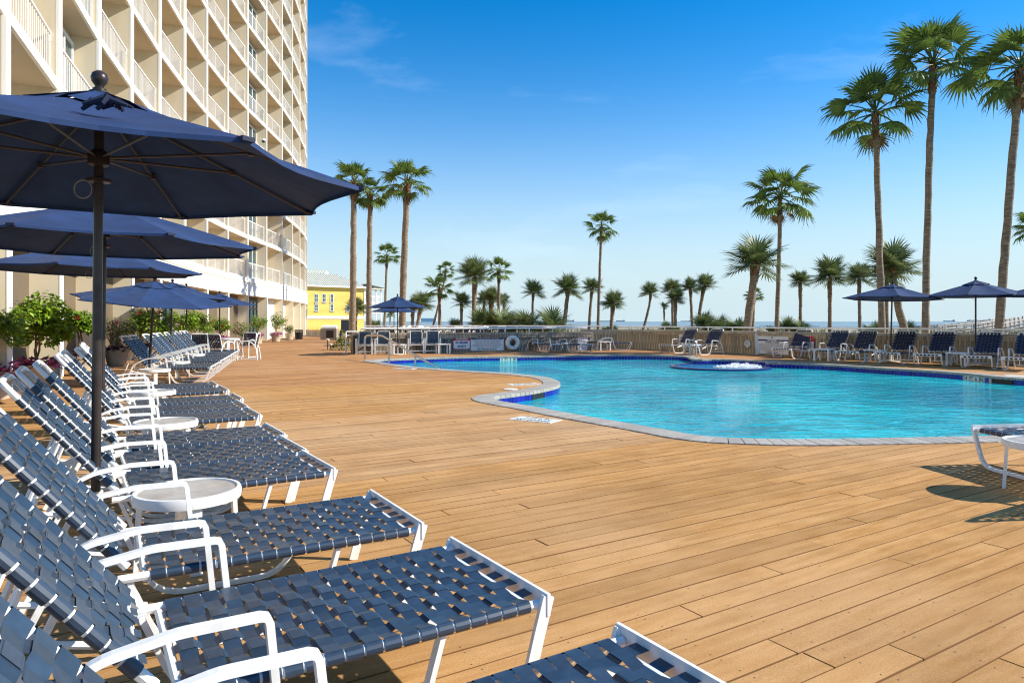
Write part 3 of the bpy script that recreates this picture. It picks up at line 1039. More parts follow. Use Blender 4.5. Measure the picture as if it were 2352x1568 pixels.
WALL = [(3.2, 31.9), (4.9, 31.9), (6.4, 31.0), (7.8, 29.2), (9.09, 26.9), (10.0, 25.2), (10.88, 23.6), (12.3, 22.4), (13.81, 21.35), (15.0, 20.0), (16.1, 18.3), (17.0, 16.2)]
WALL = [Vector(p) for p in WALL]
wall = board_wall('boundary_wall', 'low curved tan timber wall with a pale cap running behind the right hand loungers', 'wall', WALL, 0.89, wood_tan, wood_cap)
pipe_rail('boundary_rail', 'thin white rail standing on the cap of the curved timber wall', WALL[1:], 1.03, r=0.026, post_z=0.89, step=1.5, off=-.15)

def wall_spot(x, line, lift=0.03):
    """point on a wall line seen in frame column x, with outward normal and angle"""
    k = (x-CX)/F
    for a, b in zip(line, line[1:]):
        fa, fb = a.x-k*a.y, b.x-k*b.y
        if (fa <= 0) != (fb <= 0):
            t = fa/(fa-fb); p = a.lerp(b, t); d = (b-a).normalized(); n = Vector((d.y, -d.x))
            return p+n*lift, n, math.atan2(d.y, d.x)
    raise ValueError(x)

def sign_plate(name, label, x0, x1, y0, y1, line, mat=None, lift=0.035, cat='sign', edge=None):
    xm = (x0+x1)/2
    p, n, ang = wall_spot(xm, line, lift); D = p.y
    q0, _, _ = wall_spot(x0, line, lift); q1, _, _ = wall_spot(x1, line, lift)
    w = (q1-q0).length; zt = EYE-(y0-HY)*D/F; zb = EYE-(y1-HY)*D/F; h = zt-zb
    t = thing(name, label, cat, (p.x, p.y, zb), ang)
    mb = MB(); mb.box((0, 0, h/2), (w, .014, h)); mb.build('plate', mat or sign_white, t)
    if edge:
        mb = MB(); e = .012
        for c, s in (((0, -.009, e/2), (w, .006, e)), ((0, -.009, h-e/2), (w, .006, e)), ((-w/2+e/2, -.009, h/2), (e, .006, h-2*e)), ((w/2-e/2, -.009, h/2), (e, .006, h-2*e))):
            mb.box(c, s)
        mb.build('border', edge, t)
    return t, w, h

def band(t, x0, x1, z0, z1, mat, y=-.0085, name='band'):
    mb = MB(); mb.box(((x0+x1)/2, y, (z0+z1)/2), (x1-x0, .003, z1-z0)); return mb.build(name, mat, t)
def text(t, s, size, mat, x, z, y=-.0115, xs=1.0, bold=0.0):
    return lettering(s, size, mat, t, (x, y, z), (R(90), 0, 0), xs=xs, bold=bold)
def lines(t, w, z0, z1, n, mat, x=0, frac=.9, seed=1, name='fine_print'):
    rl = random.Random(seed); mb = MB()
    for k in range(n):
        z = z1-(z1-z0)*(k+.5)/n; ww = w*frac*rl.uniform(.75, 1); xx = -ww/2
        while xx < ww/2:
            wd = min(rl.uniform(.02, .07), ww/2-xx); hh = (z1-z0)/n*.42
            mb.quad((x+xx, -.0095, z-hh/2), (x+xx+wd, -.0095, z-hh/2), (x+xx+wd, -.0095, z+hh/2), (x+xx, -.0095, z+hh/2)); xx += wd+.012
    return mb.build(name, mat, t)
def emblem(t, x, z, s):
    mb = MB(); mb.poly([(x-s, -.0095, z+s*.7), (x-s, -.0095, z), (x-s*.6, -.0095, z-s*.5), (x, -.0095, z-s*.7), (x+s*.6, -.0095, z-s*.5), (x+s, -.0095, z), (x+s, -.0095, z+s*.7)])
    o = mb.build('emblem', M('emblem_teal', (0.03, 0.16, 0.26), 0.6), t)
    mb = MB()
    for k in range(2):
        mb.quad((x-s*.8, -.0102, z+.1*s-k*.4*s), (x+s*.8, -.0102, z+.25*s-k*.4*s), (x+s*.8, -.0102, z+.4*s-k*.4*s), (x-s*.8, -.0102, z+.25*s-k*.4*s))
    mb.build('wave', sign_white, o)

BARL = [BA, BB]
t, w, h = sign_plate('sign', 'small white NO DIVING sign on the bar counter left of the red warning sign', 1016.5, 1039.5, 770.5, 778.4, BARL, edge=ink, lift=.028)
text(t, 'NO DIVING', h*.72, ink, 0, h/2, xs=.98, bold=.004)
def warning(label, x0, x1, y0, y1, line):
    t, w, h = sign_plate('sign', label, x0, x1, y0, y1, line, mat=sign_red, lift=.04)
    e = .025
    band(t, -w/2+e, w/2-e, .09*h, .66*h, sign_white)
    band(t, -w/2+.006, w/2-.006, .01*h, .02*h, sign_white); band(t, -w/2+.006, w/2-.006, .98*h, .99*h, sign_white)
    text(t, 'WARNING', h*.235, sign_white, 0, h*.80, xs=.82, bold=.006)
    text(t, 'NO LIFEGUARD', h*.21, ink_navy, 0, h*.52, xs=.62, bold=.006)
    text(t, 'ON DUTY', h*.21, ink_navy, 0, h*.25, xs=.66, bold=.006)
    lines(t, w, .015*h, .08*h, 2, sign_white, seed=5)
    return t
warning('red and white WARNING NO LIFEGUARD ON DUTY sign on the bar counter', 1039.9, 1079.6, 771.5, 803, BARL)
t, w, h = sign_plate('sign', 'wide white POOL AND SPA HOURS board between the warning sign and the life ring', 1080.6, 1157, 769.6, 805, BARL, edge=M('sign_edge_grey', (0.5, 0.5, 0.52), 0.5))
band(t, -w/2+.02, w/2-.02, h*.735, h*.865, ink_navy)
text(t, 'POOL AND SPA HOURS 7 AM - 10 PM', h*.115, sign_white, 0, h*.80, xs=.80, bold=.002)
emblem(t, 0, h*.925, .035)
lines(t, w, .2*h, .72*h, 11, ink_grey, seed=2)
text(t, 'NO LIFEGAURD ON DUTY', h*.125, ink, 0, h*.105, xs=.9, bold=.003)
def small_rules(label, x0, x1, y0, y1, line):
    t, w, h = sign_plate('sign', label, x0, x1, y0, y1, line)
    emblem(t, 0, h*.88, .05)
    for k in range(4):
        c = (-.36+.24*k)*w
        mb = MB(); pts = [(c+.028*math.cos(q*math.pi/8), -.01, h*.72+.028*math.sin(q*math.pi/8)) for q in range(16)]
        mb.tube(pts, .006, 5, closed=True); mb.bar((c-.02, -.01, h*.72+.02), (c+.02, -.01, h*.72-.02), .007, .004, (0, 1, 0)); mb.build('symbol', sign_red, t)
        mb = MB(); mb.box((c, -.0085, h*.72), (.02, .002, .024)); mb.build('pictogram', ink, t)
    text(t, 'NO SMOKING', h*.08, ink, 0, h*.55, xs=.8, bold=.002)
    lines(t, w, .1*h, .45*h, 6, ink_grey, seed=4)
small_rules('narrow white notice with four red circle symbols at the right end of the bar counter', 1326, 1348.5, 766.5, 805, BARL)
small_rules('white notice with red circle symbols on the tan wall behind the two far loungers', 1561, 1587, 767.5, 797.5, WALL)
t, w, h = sign_plate('sign', 'large white HOT TUB RULES board on the tan wall behind the folding sign', 1738, 1812.5, 771.5, 813, WALL, edge=M('sign_edge_grey', (0.5, 0.5, 0.52), 0.5))
emblem(t, 0, h*.9, .05)
band(t, -w/2+.02, w/2-.02, h*.72, h*.80, ink_navy)
text(t, 'HOT TUB RULES', h*.085, sign_white, 0, h*.76, xs=.95, bold=.003)
text(t, 'NO DIVING - NO GLASS', h*.1, ink_navy, 0, h*.645, xs=.85, bold=.003)
lines(t, w, .2*h, .59*h, 8, ink_grey, seed=3); lines(t, w, .14*h, .2*h, 1, sign_red, seed=6, frac=.6)
text(t, 'NO LIFEGUARD ON DUTY', h*.085, ink_navy, 0, h*.07, xs=.85, bold=.002)
warning('red and white warning sign on the tan wall partly hidden behind a lounger backrest', 1826, 1872, 771, 810, WALL)
t, w, h = sign_plate('sign', 'small white NO DIVING sign on the tan wall between lounger backrests', 1902, 1938, 775, 784, WALL, edge=ink)
text(t, 'NO DIVING', h*.75, ink, 0, h/2, xs=.98, bold=.006)

# life ring, shepherd's pole, hose and lamp fixed to the walls
p, n, ang = wall_spot(1175.5, BARL, .10); D = p.y
lr = thing('life_ring', 'white octagonal life ring hanging on the bar counter beside the hours board', 'life ring', (p.x, p.y, EYE-(787-HY)*D/F), ang)
mb = MB(); pts = []
for k in range(8):
    q = math.pi/8+k*math.pi/4
    for dq in (-.12, .12):
        pts.append((.235*math.cos(q+dq), 0, .235*math.sin(q+dq)))
mb.tube(pts, .095, 10, closed=True); mb.build('ring', ring_white, lr, True)
for k in range(4):
    q = k*math.pi/2+.4; c = Vector((.235*math.cos(q), 0, .235*math.sin(q))); d = Vector((-math.sin(q), 0, math.cos(q))); rad = Vector((math.cos(q), 0, math.sin(q)))
    mb = MB(); mb.tube([c+(rad*math.cos(a)+Vector((0, 1, 0))*math.sin(a))*.1 for a in [x*math.pi/6 for x in range(12)]], .008, 5, closed=True); mb.build('strap', M('grey_rope', (.55, .53, .48), .9), lr)
mb = MB(); rr = random.Random(2)
for k in range(7):
    pts = [(rr.uniform(-.09, .09), -.02+rr.uniform(-.03, .03), rr.uniform(-.22, .06)) for _ in range(5)]
    mb.tube(pts, .006, 5)
mb.build('rope', M('dark_rope', (.05, .045, .045), .9), lr)
p0, n, _ = wall_spot(1049, BARL, .06); p1, _, _ = wall_spot(1243, BARL, .06)
mb = MB(); mb.tube([(0, 0, 0), (p1.x-p0.x, p1.y-p0.y, .0)], .017, 8)
rp_ = mb.build('rescue_pole', M('pale_yellow_pole', (.72, .62, .36), .5), None, True); rp_.location = (p0.x, p0.y, .715)
tag(rp_, 'pale yellow rescue pole hung level along the bar counter above the signs', 'pole')
p, n, ang = wall_spot(1029, BARL, .06)
hz = thing('hose', 'grey hose looped on the bar counter below the left NO DIVING sign', 'hose', (p.x, p.y, .36), ang)
mb = MB(); mb.tube([(-.05, 0, .3), (-.1, -.02, .2), (-.12, -.02, .0), (-.06, -.03, -.14), (.06, -.03, -.2), (.12, -.02, -.12), (-.02, -.02, .05), (.02, -.02, .24), (.15, -.01, .3)], .022, 8); mb.build('coil', M('hose_grey', (.25, .28, .32), .5), hz, True)
p, n, ang = wall_spot(1719.5, WALL, .06); D = p.y
lamp = thing('wall_lamp', 'round white bulkhead lamp on the tan wall left of the folding sign', 'lamp', (p.x, p.y, EYE-(789.7-HY)*D/F), ang)
mb = MB(); pts = [(.125*math.cos(k*math.pi/12), 0, .125*math.sin(k*math.pi/12)) for k in range(24)]; mb.tube(pts, .022, 8, closed=True); mb.build('rim', white_metal, lamp, True)
mb = MB(); mb.poly([(.12*math.cos(-k*math.pi/12), -.012, .12*math.sin(-k*math.pi/12)) for k in range(24)]); mb.build('lens', M('lamp_lens', (.5, .55, .55), .2, var=.4, scale=14), lamp)
p, n, ang = wall_spot(1813.5, WALL, .05)
pb = thing('pull_station', 'small red call box on the tan wall right of the hot tub board', 'call box', (p.x+.22, p.y-.2, .36), ang)
mb = MB(); mb.box((0, 0, .05), (.13, .05, .13)); mb.build('box', sign_red, pb); mb = MB(); mb.box((0, -.03, .05), (.09, .012, .025)); mb.build('label_strip', sign_white, pb)
# folding sign
D = 26.2; p = at(1751, 813, D)
fs = thing('folding_sign', 'white plastic folding HOT TUB RULES sign standing on the deck by the wall', 'sign', (p.x, D, 0), R(-12))
for s in (-1, 1):
    mb = MB(); tilt = Matrix.Rotation(R(9*s), 3, 'X')
    def tp(x, y, z): q = tilt @ Vector((x, y, z-.9)); return (q.x, q.y, q.z+.9)
    for (x0, x1, z0, z1) in ((-.27, -.16, 0, .1), (.16, .27, 0, .1), (-.27, .27, .1, .84), (-.2, -.09, .84, .93), (.09, .2, .84, .93), (-.09, .09, .84, .865), (-.2, .2, .90, .93)):
        mb.hexa([tp(x0, -.012, z0), tp(x1, -.012, z0), tp(x1, .012, z0), tp(x0, .012, z0), tp(x0, -.012, z1), tp(x1, -.012, z1), tp(x1, .012, z1), tp(x0, .012, z1)])
    o = mb.build('leaf_panel', white_resin, fs); 
tl = R(-9)
def fstext(s, size, z, mat=ink):
    off_ = -(0.9-z)*math.sin(R(9))-.018
    o = lettering(s, size, mat, fs, (0, off_, .9-(.9-z)*math.cos(R(9))), (R(90)+R(-9), 0, 0), xs=.75, bold=.002)
fstext('HOT TUB', .085, .68); fstext('RULES', .085, .58)
for k, s in enumerate(('No children', 'under 14', 'Pool hours', '7 am - 10 pm')): fstext(s, .05, .45-.075*k-(.05 if k > 1 else 0), ink_grey)

# ------------------------------------------------------------------ left background: fence, bin, house
FEN = [Vector(at(703, 776, 58.5).xy), Vector(at(757, 776, 55).xy)]
fence = board_wall('fence', 'grey board fence closing the far end of the deck below the yellow house', 'fence', [FEN[0], FEN[1]], 0.58+.0, wood_grey, M('orange_cap_timber', (.55, .33, .10), .8, var=.2), board=0.22)
fence.scale = (1, 1, 1.0)

house = thing('yellow_house', 'bright yellow clapboard house with a pale metal hip roof beyond the hotel', 'house', (0, 0, 0))
HL, HR = at(690, 738, 101), at(837, 738, 108)
hd = (HR-HL).xy.normalized(); hn = Vector((hd.y, -hd.x)); hang = math.atan2(hd.y, hd.x)
house.location = (HL.x, HL.y, -.6); house.rotation_euler = (0, 0, hang)
HW = (HR-HL).xy.length; HZ = 7.15; HDp = 9.0
mb = MB(); mb.box((HW/2, HDp/2, HZ/2), (HW, HDp, HZ)); mb.build('wall', yellow_wall, house)
mb = MB(); k = 0
while k*.17 < HZ: mb.box((HW/2, -.012, k*.17+.075), (HW, .03, .012)); k += 1
tag(mb.build('clapboard', M('yellow_clapboard_lap', (0.76, 0.55, 0.12), .8), house), kind='stuff')
# hip roof with standing seams
e = .55; zr = HZ+2.25
x0, x1, y0, y1 = -e, HW+e, -e, HDp+e; rx0, rx1, ry = 2.9, HW-2.6, HDp/2
rf_ = MB()
rf_.quad((x0, y0, HZ+.1), (x1, y0, HZ+.1), (rx1, ry, zr), (rx0, ry, zr)); rf_.tri((x1, y0, HZ+.1), (x1, y1, HZ+.1), (rx1, ry, zr))
rf_.quad((x1, y1, HZ+.1), (x0, y1, HZ+.1), (rx0, ry, zr), (rx1, ry, zr)); rf_.tri((x0, y1, HZ+.1), (x0, y0, HZ+.1), (rx0, ry, zr))
rf_.box(((x0+x1)/2, (y0+y1)/2, HZ), (x1-x0, y1-y0, .19))
roof = rf_.build('roof', roof_metal, house)
n = 30
for k in range(1, n):
    x = x0+(x1-x0)*k/n
    if x < rx0: tt = (x-x0)/(rx0-x0)
    elif x > rx1: tt = (x1-x)/(x1-rx1)
    else: tt = 1
    mb = MB(); mb.bar((x, y0, HZ+.13), (x, y0+(ry-y0)*tt, HZ+.13+(zr-HZ-.1)*tt), .05, .07); mb.build('seam', M('roof_seam', (.40, .41, .36), .6), roof)
mb = MB(); mb.box(((x0+x1)/2, y0-.03, HZ+.02), (x1-x0, .06, .22)); mb.build('gutter', trim_white, roof)
def hz_px(y): return EYE+.6-(y-HY)*104/F
zb0, zb1 = hz_px(732), hz_px(725.5)
mb = MB(); mb.box((HW/2, -.03, (zb0+zb1)/2), (HW+.1, .1, zb1-zb0)); mb.build('trim_band', trim_white, house)
mb = MB(); mb.box((HW-.0, -.03, (zb1+HZ)/2), (.22, .1, HZ-zb1)); mb.build('corner_trim', trim_white, house)
fr = MB()
for c, s in (((0, 0, .9), (.75, .06, .1)), ((0, 0, -.9), (.85, .1, .12)), ((-.35, 0, 0), (.1, .06, 1.8)), ((.35, 0, 0), (.1, .06, 1.8)), ((0, 0, 0), (.66, .05, .06)), ((0, 0, .0), (.04, .045, 1.75))): fr.box(c, s)
frm = fr.mesh('window', trim_white); pn = MB(); pn.quad((-.31, -.005, -.86), (.31, -.005, -.86), (.31, -.005, .86), (-.31, -.005, .86)); pnm = pn.mesh('pane', glass)
for px, py, sc in ((726.5, 684.5, 1), (744.5, 684.5, 1), (762, 685, 1), (726.5, 712, .8), (762, 712, .8), (798, 713.5, .8)):
    # columns are converted along the wall; heights at the house depth
    kx = (px-CX)/F; tpar = (HL.x-kx*HL.y)/(kx*hd.y-hd.x); D = HL.y+hd.y*tpar
    z = EYE+.6-((py if py < 700 else py-5.5)-HY)*D/F
    o = link('window', frm, house, (tpar, -.03, z)); o.scale = (.72, 1, sc*.70); link('pane', pnm, o)
    mb = MB(); mb.box((0, -.02, -1.02), (.95, .14, .08)); mb.build('sill', M('grey_sill', (.3, .3, .27), .8), o)
mb = MB(); mb.box((HW-2.6, -.02, .9), (1.3, .06, 1.8)); mb.build('garage_opening', black, house)
# porch on the seaward end
pw = 3.1
for z in (hz_px(716), hz_px(694.5), ):
    mb = MB(); mb.box((HW+pw/2+.02, HDp/2, z), (pw, HDp-.1, .22)); mb.build('porch_floor', trim_white, house)
mb = MB(); mb.quad((HW+.1, -.6, HZ+.65), (HW+pw+.6, -.5, HZ+.02), (HW+pw+.6, HDp+.5, HZ+.02), (HW+.1, HDp+.6, HZ+.65)); mb.box((HW+pw/2+.1, HDp/2, HZ-.08), (pw+.7, HDp+.9, .16)); mb.build('porch_roof', roof_metal, house)
for x in (HW+1.1, HW+2.1, HW+pw-.1):
    mb = MB(); mb.box((x, .1, HZ/2), (.17, .17, HZ)); mb.build('porch_post', trim_white, house)
for z in (hz_px(694.5), hz_px(716)):
    mb = MB(); mb.box((HW+pw/2, .1, z+1.0), (pw, .07, .07)); mb.box((HW+pw/2, .1, z+.2), (pw, .06, .06))
    for q in range(14): mb.box((HW+.15+q*(pw-.2)/13, .1, z+.6), (.05, .05, .8))
    mb.build('porch_railing', trim_white, house)
    for x in (HW+1.1, HW+2.1, HW+pw-.1):
        mb = MB(); mb.tri((x-.45, .09, z+3.0-.35), (x, .09, z+2.2-.35), (x, .09, z+3.0-.35)); mb.tri((x, .1, z+2.2-.35), (x+.4, .1, z+3.0-.35), (x, .1, z+3.0-.35)); mb.build('bracket', trim_white, house)
# taller house behind
h2 = thing('house', 'distant grey house top with a row of small windows behind the yellow house', 'house', at(700, 738, 140), 0)
h2.location.z = -.6
mb = MB(); mb.box((.8, 3, 5.3), (6.6, 6, 10.6)); mb.build('wall', M('pale_grey_siding', (.62, .65, .63), .8), h2)
mb = MB(); zz = 10.6
mb.quad((-3, -.7, zz), (4.6, -.7, zz), (3.4, 3, zz+2.1), (-2, 3, zz+2.1)); mb.tri((4.6, -.7, zz), (4.6, 6.7, zz), (3.4, 3, zz+2.1)); mb.quad((4.6, 6.7, zz), (-3, 6.7, zz), (-2, 3, zz+2.1), (3.4, 3, zz+2.1))
r2 = mb.build('roof', roof_metal, h2)
for k in range(11):
    mb = MB(); x = -2.8+k*.62; mb.bar((x, -.7, zz+.03), (x+.1, 3, zz+2.13), .05, .06); mb.build('seam', M('roof_seam', (.40, .41, .36), .6), r2)
for k in range(6):
    o = link('window', frm, h2, (-2.0+k*1.05, -.04, 9.5)); o.scale = (.85, 1, .72); link('pane', pnm, o)
# ------------------------------------------------------------------ strap loungers
CW = 0.72                                   # overall width
SEAT_L, SEAT_Z = 1.165, 0.32
BACK_L, BACK_A = 0.80, R(50.5)
LEN_Y = [-.235, -.141, -.047, .047, .141, .235]      # lengthwise strap centres
PITCH_X = 0.0575

def cross_strap(half, par, wid=0.0495):
    """one strap across the rails, wrapped round both tubes and woven over / under the lengthwise straps"""
    mb = MB(); prof = []
    r = .0205
    for a in (255, 225, 195, 165, 135, 110, 92):
        prof.append((-half+r*math.cos(R(a)), r*math.sin(R(a))))
    ys = [y*half/.315 for y in LEN_Y]
    for j, y in enumerate(ys):
        for dy in (-.026, .026):
            prof.append((y+dy, .0140+(.0045 if (j+par) % 2 else -.0045)-.006*(1-(y/half)**2)))
    for a in (88, 70, 45, 15, -15, -45, -75):
        prof.append((half+r*math.cos(R(a)), r*math.sin(R(a))))
    for (y0, z0), (y1, z1) in zip(prof, prof[1:]):
        mb.quad((-wid/2, y0, z0), (wid/2, y0, z0), (wid/2, y1, z1), (-wid/2, y1, z1))
    return mb
def long_strap(x0, n, par, wid=0.057, wrap=True, tail=0.0, end0=0.0):
    """strap along the frame from the bar at +0 towards -x"""
    mb = MB(); prof = []
    if wrap: prof += [(.02, -.02), (.03, .0), (.02, .018)]
    if end0: prof.append((-end0, .016))
    for i in range(n):
        for dx in (.019, -.019):
            prof.append((x0-i*PITCH_X+dx, .0095+(-.0052 if (i+par) % 2 else .0052)))
    if tail:
        prof += [(x0-(n-1)*PITCH_X-.05, .012), (x0-(n-1)*PITCH_X-tail, .018), (x0-(n-1)*PITCH_X-tail-.012, .0), (x0-(n-1)*PITCH_X-tail, -.02)]
    else:
        prof += [(x0-(n-1)*PITCH_X-.035, .005), (x0-(n-1)*PITCH_X-.05, -.02)]
    for (xa, za), (xb, zb) in zip(prof, prof[1:]):
        mb.quad((xa, wid/2, za), (xa, -wid/2, za), (xb, -wid/2, zb), (xb, wid/2, zb))
    return mb

NSC, NBC = 18, 11
def weld(mb): return mb
SC = [cross_strap(.325, k).mesh('strap', strap_mat, True) for k in (0, 1)]
BC = [cross_strap(.285, k).mesh('strap', strap_mat, True) for k in (0, 1)]
SL = [long_strap(-.085, NSC, k).mesh('strap', strap_mat, True) for k in (0, 1)]
BL = [long_strap(-.085, NBC, k, wrap=False, end0=.04, tail=.10).mesh('strap', strap_mat, True) for k in (0, 1)]

def bent(pts, rad=0.08, n=4):
    """round the corners of a polyline"""
    pts = [Vector(p) for p in pts]; out = [pts[0]]
    for a, b, c in zip(pts, pts[1:], pts[2:]):
        u, v = (a-b), (c-b); r = min(rad, u.length*.45, v.length*.45)
        p, q = b+u.normalized()*r, b+v.normalized()*r
        for k in range(n+1):
            t = k/n; out.append(p*(1-t)**2+b*2*t*(1-t)+q*t*t)
    return out+[pts[-1]]

def make_lounger(name, label, group, style, separate, back_a=BACK_A, dark=False):
    t = thing(name, label, 'lounger', group=group)
    sm = strap_dark_and_shaded if dark else strap_mat
    fr = MB()
    for s in (-1, 1):
        fr.tube([(-.012, s*.325, SEAT_Z), (-SEAT_L-.03, s*.325, SEAT_Z)], .0165, 8)
    fr.tube([(-.055, -.325, SEAT_Z-.005), (-.055, .325, SEAT_Z-.005)], .014, 6)
    fr.tube([(-SEAT_L+.06, -.325, SEAT_Z-.01), (-SEAT_L+.06, .325, SEAT_Z-.01)], .014, 6)
    sf = fr.build('seat_frame', white_metal, t, True)
    # foot plate
    fp = MB(); fp.box((0, 0, SEAT_Z+.004), (.012, CW, .074)); fp.build('foot_plate', white_metal, t)
    for s in (-1, 1):
        y = s*.3485
        lg = MB()
        if style == 'A':
            lg.sweep([(0.003, y, SEAT_Z+.03), (-.035, y, SEAT_Z-.09), (-.10, y, .0)], .016, .044)
            lg.build('foot_leg', white_metal, t)
            ru = MB(); ru.sweep(bent([(-.37, s*.31, SEAT_Z-.01), (-.46, s*.31, .012), (-1.04, s*.31, .012), (-1.16, s*.31, SEAT_Z-.01)], .13, 5), .034, .018)
            ru.build('runner', white_metal, t)
            ar = MB(); ar.sweep(bent([(-.865, s*.350, .10), (-.905, s*.365, .50), (-1.12, s*.368, .505), (-1.28, s*.368, .48), (-1.42, s*.36, .415)], .02, 2), .027, .021)
            ar.build('armrest', white_metal, t)
            rl = MB(); rl.sweep([(-1.34, s*.345, .46), (-1.56, s*.335, .0)], .028, .022); rl.build('rear_leg', white_metal, t)
        else:
            lg.sweep(bent([(0.002, y, SEAT_Z+.02), (-.11, y, .015), (-.66, y, .015), (-.80, y*.99, .30), (-.83, y, .52)], .11, 5), .03, .024)
            lg.build('side_loop', white_metal, t)
            ar = MB(); ar.sweep(bent([(-.825, y, .45), (-.83, y, .545), (-1.18, y, .53), (-1.42, y, .40), (-1.56, y, .0)], .07, 4), .034, .022); ar.build('armrest', white_metal, t)
    # backrest, built lying along -x and then tilted about its hinge
    bf = MB()
    bf.tube(bent([(0, -.285, 0), (-BACK_L, -.285, 0), (-BACK_L, .285, 0), (0, .285, 0)], .07, 5), .0165, 8)
    bf.tube([(-.06, -.285, -.004), (-.06, .285, -.004)], .013, 6)
    back = bf.build('back_frame', white_metal, t, True)
    back.location = (-SEAT_L, 0, SEAT_Z+.03); back.rotation_euler = (0, back_a, 0)
    # stay bars behind the back
    if back_a > .2:
        st = MB()
        for s in (-1, 1):
            st.tube([(-SEAT_L-.42*math.cos(back_a), s*.24, SEAT_Z+.03+.42*math.sin(back_a)), (-SEAT_L-.5, s*.26, .07)], .012, 6)
        st.tube([(-SEAT_L-.5, -.34, .07), (-SEAT_L-.5, .34, .07)], .013, 6)
        st.tube([(-1.1, -.3, .2), (-SEAT_L-.36, -.33, .3)], .012, 6); st.tube([(-1.1, .3, .2), (-SEAT_L-.36, .33, .3)], .012, 6)
        st.build('back_stay', white_metal, t, True)
    if separate:
        for i in range(NSC): link('strap', SC[i % 2], sf, (-.085-i*PITCH_X, 0, SEAT_Z))
        for j, y in enumerate(LEN_Y): link('strap', SL[(j+1) % 2], sf, (0, y*325/315, SEAT_Z))
        for i in range(NBC): link('strap', BC[i % 2], back, (-.085-i*PITCH_X, 0, 0))
        for j, y in enumerate(LEN_Y[:]): link('strap', BL[(j+1) % 2], back, (0, y*285/315, 0))
    else:
        def merge(items):
            mb = MB()
            for src, dx, dy, dz in items:
                b = len(mb.v); mb.v += [(x+dx, y+dy, z+dz) for x, y, z in src.v]; mb.f += [tuple(q+b for q in f) for f in src.f]; mb.mi += src.mi
            return mb
        cs = [cross_strap(.325, k) for k in (0, 1)]; ls = [long_strap(-.085, NSC, k) for k in (0, 1)]
        cb = [cross_strap(.285, k) for k in (0, 1)]; lb = [long_strap(-.085, NBC, k, wrap=False, end0=.04, tail=.10) for k in (0, 1)]
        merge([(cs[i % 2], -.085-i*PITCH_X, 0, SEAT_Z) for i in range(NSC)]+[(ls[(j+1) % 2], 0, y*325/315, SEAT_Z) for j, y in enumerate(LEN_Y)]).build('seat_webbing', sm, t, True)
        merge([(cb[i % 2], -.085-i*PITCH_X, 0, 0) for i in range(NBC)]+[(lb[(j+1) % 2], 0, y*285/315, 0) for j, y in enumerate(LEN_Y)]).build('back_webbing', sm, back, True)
    return t

GR1 = 'loungers in the near row beside the umbrellas'
G1 = [  # far or near top corner of the foot plate in the frame, label
    (('far', 1418.5, 1428), 'nearest navy strap lounger cut off by the bottom edge of the photo'),
    (('far', 1036.6, 1231), 'navy strap lounger shown almost whole, its foot end over open deck, second from camera'),
    (('far', 848, 1123), 'navy strap lounger directly in front of the nearest round white side table'),
    (('near', 766, 1074), 'navy strap lounger directly behind the nearest round white side table'),
    (('near', 700, 1030.6), 'middle lounger of the three packed between the two nearest round side tables'),
    (('near', 654, 995), 'navy strap lounger just in front of the second round side table'),
    (('near', 598, 950.4), 'navy strap lounger just behind the second round side table'),
    (('near', 569.7, 931.4), 'second lounger behind the second round side table'),
    (('near', 558, 913.5), 'third lounger behind the second round side table'),
    (('near', 524.4, 893.5), 'last but one lounger at the far end of the angled near row'),
    (('near', 501, 881.8), 'last lounger at the far end of the angled near row, before the tall round table'),
]
lounger_a = make_lounger('lounger', G1[0][1], GR1, 'A', True)
for k, ((side, x, y), lab) in enumerate(G1):
    P = Vector(gp(x, y, SEAT_Z+.041))
    P = P-E2*CW/2 if side == 'far' else P+E2*CW/2
    if k == 0:
        lounger_a.location = (P.x, P.y, 0); lounger_a.rotation_euler = (0, 0, DECK_A)
    else:
        dup(lounger_a, lab, (P.x, P.y, 0), DECK_A+R(random.uniform(-1.2, 1.2)))

GR2 = 'loungers in the far row along the hotel'
ang2 = R(17)
a2, b2 = Vector((-6.13, 13.9)), Vector((-9.04, 22.7)); d2 = (b2-a2).normalized()
ords = ['first', 'second', 'third', 'fourth', 'fifth', 'sixth', 'seventh', 'eighth', 'ninth', 'tenth']
S2 = [0, .8, 2.2, 3.15, 3.95, 5.1, 6.0, 6.8, 7.9, 8.7]
lounger_b = None
for k, s in enumerate(S2):
    P = a2+d2*s+Vector((-math.sin(ang2), math.cos(ang2)))*CW/2
    lab = '%s lounger of the far row along the hotel, counted from the tall round table' % ords[k]
    if k == 9: lab = 'last lounger of the far row, next to the white dining set'
    rz = ang2+R(random.uniform(-1.5, 1.5))
    if lounger_b is None:
        lounger_b = make_lounger('lounger', lab, GR2, 'B', False); lounger_b.location = (P.x, P.y, 0); lounger_b.rotation_euler = (0, 0, rz)
    else:
        dup(lounger_b, lab, (P.x, P.y, 0), rz, GR2)

